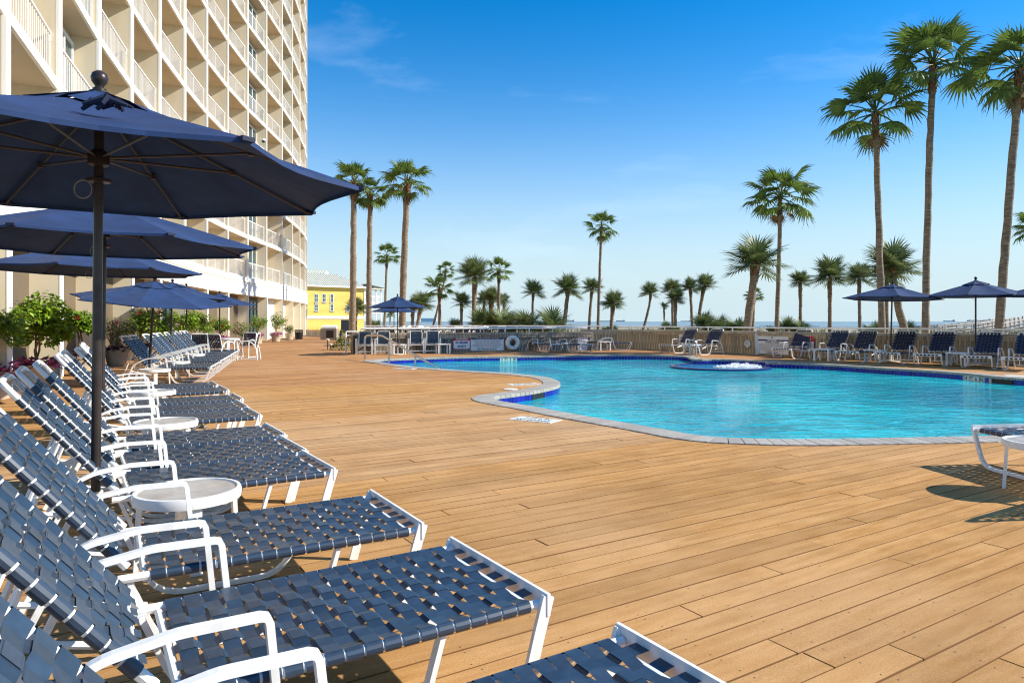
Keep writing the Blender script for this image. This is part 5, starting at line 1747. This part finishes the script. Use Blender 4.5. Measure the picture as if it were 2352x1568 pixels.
PALMS = [
 # kind, crown, base, D, crown radius px, trunk width px, mid, label
 ('W', (2010, 262), (2025, 752), 29.0, 122, 15, (2018, 500), 'tall slender fan palm, left one of the three very tall palms on the right'),
 ('W', (2144, 150), (2127, 755), 28.0, 122, 16, (2132, 450), 'tallest straight fan palm in the middle of the three on the right'),
 ('W', (2343, 160), (2295, 755), 26.5, 132, 19, (2316, 480), 'very tall fan palm at the right edge with its crown cut by the frame'),
 ('W', (1792, 455), (1784, 752), 38.0, 92, 10, (1789, 600), 'slim fan palm standing beside the big bushy cabbage palm'),
 ('W', (1382, 522), (1374, 751), 62.0, 47, 7, (1377, 640), 'lone tall thin fan palm rising near the middle of the sky'),
 ('W', (813, 420), (809, 760), 50.0, 56, 15, (811, 620), 'fan palm nearest the hotel, left of the trio beside the yellow house'),
 ('W', (851, 446), (848, 755), 51.0, 52, 13, (848, 620), 'middle fan palm of the trio, with brown leaf bases below its crown'),
 ('W', (936, 420), (925, 755), 42.0, 70, 16, (927, 620), 'right fan palm of the trio, thick trunk behind the bar umbrellas'),
 ('W', (889, 588), (883, 748), 66.0, 36, 6, (885, 690), 'small far fan palm between two thick trunks of the trio'),
 ('W', (1024, 622), (993, 748), 60.0, 27, 5, (1010, 690), 'thin fan palm leaning over the shorter palm left of the clump'),
 ('W', (1009, 664), (1010, 748), 55.0, 42, 8, None, 'short fan palm with a red-brown trunk at the left of the clump'),
 ('S', (1090, 640), (1088, 750), 52.0, 48, 11, None, 'large round cabbage palm in the centre of the palm clump'),
 ('W', (1146, 622), (1145, 748), 54.0, 40, 8, None, 'fan palm with a straight orange trunk at the right of the clump'),
 ('S', (1060, 697), (1060, 749), 54.0, 28, 7, None, 'low cabbage palm with an orange trunk left of the big clump palm'),
 ('S', (1113, 692), (1108, 749), 60.0, 27, 6, None, 'low cabbage palm just right of the big clump palm'),
 ('S', (1129, 688), (1127, 749), 56.0, 30, 11, None, 'stout low cabbage palm under the straight orange trunked palm'),
 ('S', (1158, 694), (1156, 750), 60.0, 20, 6, None, 'small cabbage palm at the right edge of the clump'),
 ('S', (1225, 674), (1222, 750), 62.0, 31, 6, (1223, 710), 'single small cabbage palm between the clump and the curved trunk palm'),
 ('S', (968, 702), (958, 748), 50.0, 32, 8, None, 'bushy low cabbage palm right behind the bar umbrella'),
 ('S', (949, 708), (947, 748), 52.0, 22, 8, None, 'short stocky palm beside the bushy one behind the bar umbrella'),
 ('S', (818, 712), (817, 752), 60.0, 29, 7, None, 'low cabbage palm in front of the right corner of the yellow house'),
 ('S', (896, 726), (896, 752), 70.0, 13, 3, None, 'tiny palm under the bar umbrella canopy'),
 ('S', (1304, 668), (1294, 752), 62.0, 37, 10, (1301, 700), 'cabbage palm with a curved trunk and drooping side fronds'),
 ('S', (1360, 663), (1353, 752), 66.0, 28, 7, (1356, 710), 'cabbage palm just left of the lone tall fan palm'),
 ('S', (1408, 699), (1404, 752), 56.0, 31, 9, None, 'short round cabbage palm right of the lone tall fan palm'),
 ('S', (1493, 674), (1476, 752), 66.0, 27, 6, (1490, 708), 'small cabbage palm with a bent trunk leaning right'),
 ('S', (1544, 667), (1545, 752), 68.0, 28, 6, None, 'rear cabbage palm of the tight pair, its crown above the other'),
 ('S', (1551, 689), (1551, 752), 60.0, 28, 8, None, 'front cabbage palm of the tight pair, its crown below the other'),
 ('S', (1525, 706), (1526, 752), 64.0, 13, 4, None, 'little palm at the left foot of the tight pair'),
 ('S', (1585, 662), (1590, 752), 64.0, 24, 7, (1588, 705), 'left palm of the two leaning apart beside the palmetto mound'),
 ('S', (1619, 658), (1605, 752), 60.0, 31, 8, (1608, 710), 'right palm of the two leaning apart beside the palmetto mound'),
 ('S', (1736, 612), (1716, 756), 34.0, 70, 19, (1726, 680), 'big bushy cabbage palm with a thick shaggy trunk'),
 ('W', (1732, 680), (1728, 752), 46.0, 26, 8, None, 'half dead palm hidden behind the thick shaggy trunk'),
 ('S', (1838, 648), (1839, 754), 56.0, 28, 8, None, 'small cabbage palm above the twin palmetto shrubs'),
 ('S', (1906, 641), (1906, 754), 44.0, 50, 9, None, 'cabbage palm with a straight trunk and wide round crown'),
 ('S', (1973, 643), (1975, 754), 50.0, 40, 8, None, 'cabbage palm left of the leaning umbrella on the right'),
 ('S', (2050, 622), (2081, 762), 34.0, 66, 17, (2058, 680), 'cabbage palm with a thick trunk leaning right behind the umbrella'),
 ('S', (2036, 640), (2037, 760), 38.0, 44, 9, None, 'cabbage palm with a straight trunk beside the thick leaning one'),
 ('W', (2385, 520), (2390, 754), 40.0, 62, 10, None, 'fan palm mostly beyond the right edge, only frond tips showing'),
]
for k, (kind, c, b, D, rp2, tw, mid, lab) in enumerate(PALMS):
    palm(kind, lab, c, b, D, rpx(rp2, D)*(1.0 if kind == 'W' else 1.04), tw, 100+k, mid, GP[kind], n=(14 if rp2 < 16 else None))

# palmetto shrubs on the dune
def palmetto(label, x, ytop, D, rpx_, seed, heads=1):
    p = at(x, 740, D); t = thing('palmetto_shrub', label, 'shrub', (p.x, D, GZ), 0, 'palmetto shrubs on the dune')
    r = random.Random(seed); Rr = rpx(rpx_, D); ztop = EYE-(ytop-HY)*D/F-GZ
    for h in range(heads):
        dx = (h-(heads-1)/2)*Rr*.75+r.uniform(-.1, .1)*Rr; zz = ztop*r.uniform(.25, .5) if heads > 1 else ztop*.4
        s0 = min(Rr*.9, ztop*.62) if heads > 1 else min(Rr*1.05, ztop*.75)
        mb = MB(); mb.tube([(dx, 0, 0), (dx, 0, zz)], .09, 6); mb.build('stem', trunk_mat, t)
        for k in range(20):
            f = k/20; o = link('frond', FS[k % 3], t, (dx, r.uniform(-.3, .3)*Rr, zz)); s = s0*r.uniform(.8, 1.1)
            o.rotation_euler = (r.uniform(-.4, .4), -R(82-88*f+r.uniform(-8, 8)), k*2.4+r.uniform(-.2, .2)); o.scale = (s, s, s)
for a in ((1047, 706, 56, 26, 1, 1, 'palmetto shrub at the left foot of the palm clump'), (1185, 708, 50, 72, 2, 4, 'wide palmetto mound right of the palm clump'),
          (1238, 716, 52, 28, 3, 2, 'dark palmetto shrub at the right end of the mound by the clump'), (860, 712, 58, 26, 4, 1, 'palmetto shrub between the trio trunks and the yellow house'),
          (800, 725, 54, 20, 13, 1, 'low palmetto in front of the yellow house garage'),
          (1539, 716, 58, 24, 5, 2, 'palmetto shrub at the foot of the tight pair of palms'), (1654, 706, 48, 50, 6, 3, 'large dark palmetto mound between the leaning pair and the shaggy palm'),
          (1768, 718, 46, 22, 7, 1, 'palmetto shrub just left of the slim fan palm'), (1822, 709, 46, 36, 8, 2, 'taller palmetto shrub just right of the slim fan palm'),
          (2006, 704, 38, 34, 9, 1, 'palmetto shrub left of the tall trunk behind the leaning umbrella'), (2090, 706, 40, 30, 10, 1, 'palmetto shrub right of the leaning trunk behind the umbrella'),
          (1400, 738, 70, 20, 11, 2, 'low palmetto at the foot of the lone fan palm')):
    palmetto(a[6], a[0], a[1], a[2], a[3], a[4], a[5])

# dune grass
mb = MB(); rg = random.Random(9)
for k in range(5200):
    D = rg.uniform(44, 120); x = rg.uniform(-.36, .85)*D
    if x < -.15*D and D < 62: continue
    f = .5+.5*math.sin(x*.13+1)*math.sin(D*.09+x*.05)
    if rg.random() > .25+.75*f: continue
    h = rg.uniform(.45, 1.0)*(.6+.75*f)*(1.25 if -.12*D < x < .12*D else 1)
    for q in range(3):
        a = rg.uniform(0, 6.28); w = rg.uniform(.03, .07); dx, dy = math.cos(a), math.sin(a); l = rg.uniform(.1, .5)*h
        mb.tri((x-dy*w, D+dx*w, GZ), (x+dy*w, D-dx*w, GZ), (x+dx*l, D+dy*l, GZ+h))
tag(mb.build('dune_grass', M('dune_grass', (0.16, 0.15, 0.06), .9, var=.3, scale=.3, rnd=.3, transl=.2)), 'tall dry dune grass growing between the palms and the beach', 'grass', kind='stuff')
mb = MB()
for k in range(900):
    D = rg.uniform(40, 75); x = rg.uniform(.05, .75)*D; s = rg.uniform(.3, .9)
    for q in range(5):
        a = rg.uniform(0, 6.28); e = rg.uniform(.2, 1.1); d = Vector((math.cos(a)*math.cos(e), math.sin(a)*math.cos(e), math.sin(e)))*s; sd = Vector((-math.sin(a), math.cos(a), 0))*s*.22
        p = Vector((x, D, GZ)); mb.quad(p, p+d*.6-sd, p+d, p+d*.6+sd)
tag(mb.build('dune_scrub', M('dune_scrub', (0.06, 0.07, 0.03), .9, rnd=.4)), 'low dark scrub on the dune just beyond the boundary wall', 'scrub', kind='stuff')

# ------------------------------------------------------------------ planters with hibiscus
lm = MB(); lm.quad((0, 0, 0), (.5, -.3, .06), (1, 0, -.06), (.5, .3, .06)); lm.tri((0, 0, 0), (.32, -.27, .03), (.5, -.3, .06)); lm.tri((0, 0, 0), (.5, .3, .06), (.32, .27, .03))
LEAF = lm.mesh('leaf', bush_leaf); LEAF2 = lm.mesh('leaf', bush_leaf2)
def leaf_into(mb, p, rot, s):
    b = len(mb.v); 
    for v_ in lm.v: q = rot @ (Vector(v_)*s)+p; mb.v.append((q.x, q.y, q.z))
    mb.f += [tuple(k+b for k in f) for f in lm.f]; mb.mi += [0]*len(lm.f)
def pot_mesh(w, h):
    mb = MB(); mb.lathe([(w*.36, 0), (w*.47, h*.86), (w*.5, h*.87), (w*.5, h), (w*.46, h), (w*.44, h*.9)], 24); return mb
def flower(t, p, s, n=5):
    mb = MB()
    for k in range(n):
        a = k*2*math.pi/n; d = Vector((math.cos(a), -.5, math.sin(a))).normalized(); sd = Vector((-math.sin(a), 0, math.cos(a)))
        mb.quad(p, p+d*s*.6-sd*s*.35, p+d*s, p+d*s*.6+sd*s*.35)
    mb.build('flower', red_petal, t)
def planter(label, x, D, fol, n, seed, pale=False, ls=.085, purple=1, stem=True, flowers=0, parts=False, w=.64, h=.45, scale_z=1.0, trunk_x=None):
    """x pot column, D depth, fol = (foliage column, row of its centre, half width px)"""
    r = random.Random(seed)
    P = Vector(((x-CX)*D/F, D, 0))
    t = thing('potted_hibiscus', label, 'potted plant', P, 0, 'potted hibiscus along the hotel wall')
    pot_mesh(w, h).build('pot', pot_mat, t, True)
    mb = MB(); mb.poly([(w*.45*math.cos(k*math.pi/10), w*.45*math.sin(k*math.pi/10), h*.93) for k in range(20)]); mb.build('soil', soil, t)
    c = at(fol[0], fol[1], D)-P; rad = fol[2]*D/F*1.12; n = int(n*3.0)
    st = MB()
    if stem:
        for k in range(3):
            q = k*2.1; st.tube([(.04*math.cos(q), .04*math.sin(q), h*.9), (.045*math.cos(q+2.5), .045*math.sin(q+2.5), (h+c.z-rad*.5)/2), (c.x*.7+.05*math.cos(q+4), c.y+.05*math.sin(q+4), c.z-rad*.45)], .019, 5)
    nb = 16 if stem else 26
    tips = []
    for k in range(nb):
        a = r.uniform(0, 6.28); e = r.uniform(-.3, 1.3); d = Vector((math.cos(a)*math.cos(e), math.sin(a)*math.cos(e), math.sin(e)*scale_z))
        s0 = Vector((c.x*.7, 0, c.z-rad*.5)) if stem else Vector((r.uniform(-.06, .06), r.uniform(-.06, .06), h*.9))
        e1 = c+d*rad*r.uniform(.6, .92); st.tube([s0, s0.lerp(e1, .5)+Vector((0, 0, .04)), e1], [.012, .008, .004], 4); tips.append(e1)
    st.build('stems', bark, t)
    fm = MB()
    lumps = [(c+Vector((r.uniform(-1, 1), r.uniform(-1, 1), r.uniform(-.75, .8)*scale_z)).normalized()*rad*r.uniform(.40, .74), rad*r.uniform(.30, .46)) for _ in range(24)]
    for k in range(n):
        lc, lr = lumps[k % len(lumps)]
        d = Vector((r.gauss(0, 1), r.gauss(0, 1), r.gauss(0, 1))).normalized()
        p = lc+Vector((d.x, d.y, d.z*.9))*lr*r.uniform(.55, 1.05)
        out = (p-c); yaw = math.atan2(out.y, out.x)+r.uniform(-.9, .9)
        rot = Matrix.Rotation(yaw, 3, 'Z') @ Matrix.Rotation(r.uniform(-.25, .95), 3, 'Y') @ Matrix.Rotation(r.uniform(-.6, .6), 3, 'X')
        s = ls*r.uniform(.65, 1.25)
        if parts and k < 296:
            o = link('leaf', LEAF2 if pale else LEAF, t, p); o.rotation_euler = rot.to_euler(); o.scale = (s, s, s)
        else: leaf_into(fm, p, rot, s)
    if fm.v: tag(fm.build('foliage', bush_leaf2 if pale else bush_leaf, t), kind='stuff')
    for k in range(flowers):
        a = r.uniform(-2.6, -.5); flower(t, c+Vector((math.cos(a)*rad*.95, math.sin(a)*rad*.9, r.uniform(-.2, .9)*rad)), .07)
    if purple:
        pm = MB()
        for k in range(230 if purple > 1 else 150):
            a = r.uniform(0, 6.28); rr_ = w*.5*math.sqrt(r.uniform(.1, 1.25)); p = Vector((rr_*math.cos(a), rr_*math.sin(a), h*.95+r.uniform(-.02, .13)-max(0, rr_-w*.5)*.9))
            rot = Matrix.Rotation(a+r.uniform(-.8, .8), 3, 'Z') @ Matrix.Rotation(r.uniform(-.9, .7), 3, 'Y'); leaf_into(pm, p, rot, r.uniform(.08, .15))
        tag(pm.build('purple_foliage', purple_leaf if purple > 1 else M('dark_purple_leaf', (.055, .016, .045), .5, rnd=.4), t), kind='stuff')
    return t
PL = [
 ('potted hibiscus cut off by the left edge, with bright purple foliage', -18, 11.2, (-8, 752, 66), 700, dict(purple=2, parts=True, ls=.10)),
 ('large round hibiscus with braided stem and bright purple foliage nearest the hotel corner', 84, 13.0, (92, 738, 60), 1000, dict(purple=2, parts=True, flowers=1, ls=.11)),
 ('potted hibiscus with dark purple foliage partly behind the umbrella poles', 185, 16.1, (182, 738, 37), 700, dict(parts=True, flowers=1, ls=.10)),
 ('thin pale hibiscus with red blooms in a wide tan pot', 268, 19.8, (272, 757, 36), 330, dict(pale=True, stem=False, flowers=3, ls=.075, w=.66)),
 ('biggest bushy hibiscus behind the wide lit umbrella pole', 352, 22.6, (348, 736, 45), 950, dict(flowers=3, ls=.10, w=.7)),
 ('bushy hibiscus in front of the bright glass door behind umbrella poles', 420, 26.0, (418, 741, 31), 650, dict(ls=.10)),
 ('round hibiscus right of the glass door, above the far loungers', 468, 29.3, (468, 741, 28), 600, dict(ls=.10)),
 ('hibiscus with orange blooms behind the white dining table', 508, 32.5, (508, 746, 19), 420, dict(flowers=3, ls=.10, purple=2)),
 ('sparse dusky shrub in a tan pot right of the dining set', 560, 36.0, (552, 755, 23), 300, dict(pale=True, stem=False, ls=.08, purple=0)),
 ('potted hibiscus standing before the dark double door', 591, 39.0, (594, 741, 20), 420, dict(flowers=2, ls=.09, purple=2)),
 ('neat round topiary hibiscus in front of the white service doors', 634, 43.0, (640, 736, 20), 420, dict(ls=.09, purple=2)),
 ('small sparse shrub in a tan pot beside the black bin', 665, 47.5, (664, 756, 11), 200, dict(pale=True, stem=False, ls=.08, purple=0)),
]
for k, (lab, x, D, fol, n, kw) in enumerate(PL):
    planter(lab, x, D, fol, n, 40+k, **kw)

# ------------------------------------------------------------------ bin, mat, bush, lights, fittings at the deck end
D = 48.5; p = at(686.5, 778, D)
bn = thing('litter_bin', 'black slatted litter bin by the last white hotel door', 'bin', (p.x, D, 0))
mb = MB(); mb.lathe([(.2, .02), (.23, .5), (.22, .5), (.19, .03)], 20); mb.build('liner', black, bn, True)
for k in range(22):
    q = k*2*math.pi/22; mb = MB(); mb.bar((.24*math.cos(q), .24*math.sin(q), 0), (.29*math.cos(q), .29*math.sin(q), .62), .045, .012, (math.cos(q), math.sin(q), 0)); mb.build('slat', black, bn)
mb = MB(); mb.lathe([(.27, .60), (.30, .62), (.31, .66), (.26, .68), (.16, .66)], 24); mb.build('lid', black, bn, True)
p = at(650, 782, 45.0)
mb = MB(); pts = []; rm = random.Random(5)
for i in range(9):
    for j in range(4):
        pts.append((i*.24-1, j*.22-.35, .03+.10*abs(math.sin(i*1.3+j*.7))*(1 if i < 5 else .25)))
mb.v = pts; mb.f = [(i*4+j, (i+1)*4+j, (i+1)*4+j+1, i*4+j+1) for i in range(8) for j in range(3)]; mb.mi = [0]*24
o = mb.build('ground_mat', black, None, True); o.location = (p.x, 45.4, 0); tag(o, 'crumpled black mat lying on the deck between two potted shrubs', 'mat')
# leafy bush and path lights by the bar end
p = at(780, 790, 29.6); bt = thing('green_bush', 'small bright green bush at the left end of the bar', 'bush', (p.x, 30.0, 0))
mb = MB(); r = random.Random(77)
for k in range(500):
    a = r.uniform(0, 6.28); e = r.uniform(0, 1.5); rr_ = r.uniform(.6, 1)
    p3 = Vector((.55*math.cos(a)*math.cos(e)*rr_, .42*math.sin(a)*math.cos(e)*rr_, .62*math.sin(e)*rr_+.02))
    leaf_into(mb, p3, Matrix.Rotation(a+r.uniform(-1, 1), 3, 'Z') @ Matrix.Rotation(r.uniform(-.5, 1), 3, 'Y'), r.uniform(.07, .13))
tag(mb.build('foliage', M('bright_bush_leaf', (.10, .19, .03), .5, rnd=.35, transl=.25), bt), kind='stuff')
mb = MB(); mb.tube([(0, 0, 0), (0, 0, .3)], .03, 5); mb.build('stem', bark, bt)
for x, y, lab in ((752.5, 801, 'small path light on the deck left of the green bush'), (759, 800, 'low bent path light next to the green bush')):
    D = 31.0; p = at(x, y, D); t = thing('path_light', lab, 'path light', (p.x, D, 0), 0, 'path lights')
    h = .42 if x < 755 else .2
    mb = MB(); mb.tube([(0, 0, 0), (0, 0, h)], .02, 6); mb.build('stake', dark_frame, t); mb = MB(); mb.lathe([(.11, h), (.10, h+.04), (.03, h+.07)], 12); mb.build('lamp_head', M('lamp_head_tan', (.5, .45, .35), .5), t, True)
# white pipe gate at the bar's left end
p = at(752, 806, 27.4); D = 27.4
t = thing('pipe_barrier', 'white pipe barrier at the left end of the bar counter', 'barrier', ((794.5-CX)*D/F, D, 0))
mb = MB(); mb.tube(bent([(0, 0, 0), (0, 0, .86), (.65, .2, .86)], .06), .032, 8); mb.build('frame', white_metal, t, True)
for z in (.42, .70):
    mb = MB(); mb.tube([(0, 0, z), (.62, .2, z)], .024, 7); mb.build('crossbar', white_metal, t, True)
mb = MB(); mb.box((0, 0, .012), (.2, .16, .024)); mb.build('base_plate', white_metal, t)
# raised patio behind the bar: dark chairs and a rail
CHP = [(1100+c*.34014)/1.6327 for c in (945, 1095, 1350, 1570, 1745, 1810, 1890, 1970, 2040, 2270)]
plats = ['first', 'second', 'third', 'fourth', 'fifth', 'sixth', 'seventh', 'eighth', 'ninth', 'tenth']
for k, x in enumerate(CHP):
    D = 37+((k*7) % 5)*.8
    c = dup(dc, '%s dark chair from the left on the patio behind the bar rail' % plats[k], ((x-CX)*D/F, D, .12), R(random.uniform(150, 210) if k % 2 else random.uniform(-30, 30)), 'dark chairs on the patio behind the bar')
WHX = [(993, 'white folded towel bundle on the patio behind the bar, left of three'), (1237, 'white towel bundle on the patio, under the bar umbrella'), (1430, 'white towel bundle on the patio behind the bar, middle'), (2090, 'white towel bundle on the patio behind the bar, near the palm clump')]
for cxp, lab in WHX:
    x = (1100+cxp*.34014)/1.6327; D = 36.2
    t = thing('towel_bundle', lab, 'towels', ((x-CX)*D/F, D, .72), 0, 'white towel bundles on the patio'); mb = MB(); r = random.Random(int(x))
    for q in range(5): mb.lathe([(.12, 0), (.15, .06), (.10, .13)], 8, (r.uniform(-.25, .25), r.uniform(-.1, .1), r.uniform(.1, .22)))
    mb.build('towels', sign_white, t)
    mb = MB(); mb.box((0, 0, .08), (.9, .5, .04)); mb.box((0, 0, -.32), (.08, .08, .8)); mb.build('stand', dark_frame, t)
pipe_rail('patio_rail', 'far white rail closing the patio behind the bar and its dark chairs', [Vector(at(838, 748, 45).xy), Vector(at(1100, 748, 46).xy), Vector(at(1400, 748, 44).xy)], 0.97, r=.035, post_z=0.0, step=1.9)
# bar stool, grill and small gate by the fence
D = 40.0; p = at(791, 772, D); t = thing('bar_stool', 'tall dark blue strap bar chair by the fence at the deck end', 'bar stool', (p.x, D, 0), R(200))
for x in (-.2, .2):
    for y in (-.2, .2): mb = MB(); mb.bar((x*1.2, y*1.2, 0), (x, y, .75), .03, .03); mb.build('leg', black, t)
mb = MB(); mb.box((0, 0, .76), (.46, .46, .04)); mb.build('seat', strap_dark_and_shaded, t)
mb = MB(); mb.box((0, .24, 1.08), (.44, .03, .58), Matrix.Rotation(R(-8), 3, 'X')); mb.build('backrest', strap_mat, t)
D = 47.0; p = at(757, 770, D); t = thing('grill', 'grey outdoor grill with a white hood against the fence', 'grill', (p.x, D, 0))
mb = MB(); mb.box((0, 0, .4), (1.1, .6, .75)); mb.build('cabinet', M('grill_grey', (.30, .27, .22), .7), t); mb = MB(); mb.box((.1, -.31, .4), (.5, .02, .5)); mb.build('door', dark_frame, t)
mb = MB(); mb.tube([(-.5, 0, .82), (.5, 0, .82)], .2, 10); mb.build('hood', white_metal, t, True)
# boardwalk ramps on the right beyond the wall
bw = thing('boardwalk', 'weathered timber beach boardwalk with sloping handrails beyond the wall at right', 'boardwalk', (0, 0, 0))
wood_pale = M('pale_boardwalk_timber', (.50, .45, .38), .85, var=.25, scale=2, rnd=.15)
def ramp(p0, p1, D0, D1, wid, h, posts, matr, dk=True):
    a, b = at(*p0, D0), at(*p1, D1); d = (b-a); side = Vector((d.y, -d.x, 0)).normalized()
    n = max(3, int(d.length/.32))
    if dk:
        for k in range(min(n, 60)):
            p = a.lerp(b, (k+.5)/n); mb = MB(); mb.bar((p-side*wid/2), (p+side*wid/2), .28, .05); mb.build('plank', matr, bw)
    for s in (-1, 1):
        for z in (.35, .65, h):
            mb = MB(); mb.bar(a+side*s*wid/2+Vector((0, 0, z)), b+side*s*wid/2+Vector((0, 0, z)), .05 if z < h else .16, .09 if z < h else .045); mb.build('handrail', matr, bw)
        for k in range(posts+1):
            p = a.lerp(b, k/posts)+side*s*wid/2; mb = MB(); mb.box((p.x, p.y, p.z+h/2-.3), (.09, .09, h+.58)); mb.build('post', matr, bw)
ramp((2175, 763), (2316, 746), 80, 86, 2.2, .85, 9, wood_pale)
ramp((2316, 746), (2338, 748), 86, 86, 2.2, .85, 2, wood_pale)
ramp((2262, 768), (2420, 738), 66, 72, 2.0, .95, 16, wood_pale)
ramp((2062, 763), (2290, 748), 92, 100, 2.0, .5, 12, wood_dark, False)

# ------------------------------------------------------------------ ships on the horizon
def ship(label, x, L, D, mat, cargo=5, seed=1, hh=5, tower=True):
    p = at(x, HY, D); t = thing('ship', label, 'ship', (p.x, D, -.55), 0, 'ships on the horizon')
    mb = MB(); hw = L/2
    mb.hexa([(-hw*.95, -6, 0), (hw*.93, -6, 0), (hw*.93, 6, 0), (-hw*.95, 6, 0), (-hw, -6, hh), (hw, -6, hh), (hw, 6, hh), (-hw, 6, hh)]); mb.build('hull', mat, t)
    r = random.Random(seed)
    if tower:
        mb = MB(); mb.box((hw*.8, 0, hh+5), (L*.07, 9, 10)); mb.box((hw*.82, 0, hh+11), (L*.02, 4, 5)); mb.build('bridge', ship_mat, t)
    mb = MB()
    for k in range(cargo):
        x_ = -hw*.8+1.4*hw*k/max(1, cargo-1); mb.box((x_, 0, hh+2+r.uniform(0, 2)), (L*.012, 2, 4+r.uniform(0, 5)))
    if cargo: mb.build('masts', ship_mat, t)
ship('long pale tanker on the horizon right of the upright umbrella pole', 2250, 190, 5200, ship_mat, 6, 1, 12)
ship('low faint ship on the horizon between the tall right hand palms', 2180, 110, 6500, ship_mat, 3, 2, 8)
ship('faint ship group on the horizon right of the lone fan palm', 1390, 130, 7200, ship_mat, 6, 3, 8)
ship('faint ship on the horizon left of the small bent palm', 1425, 90, 6900, ship_mat, 4, 4, 10)
ship('reddish low ship on the horizon right of the curved trunk palm', 1305, 120, 6600, ship_red, 2, 5, 9)
ship('white ferry on the sea seen behind the bar umbrellas', 985, 60, 2600, M('ferry_white', (.7, .75, .78), .8), 0, 6, 14)
ship('faint ship on the horizon left of the palmetto mound', 1575, 120, 8000, ship_mat, 3, 7, 8)
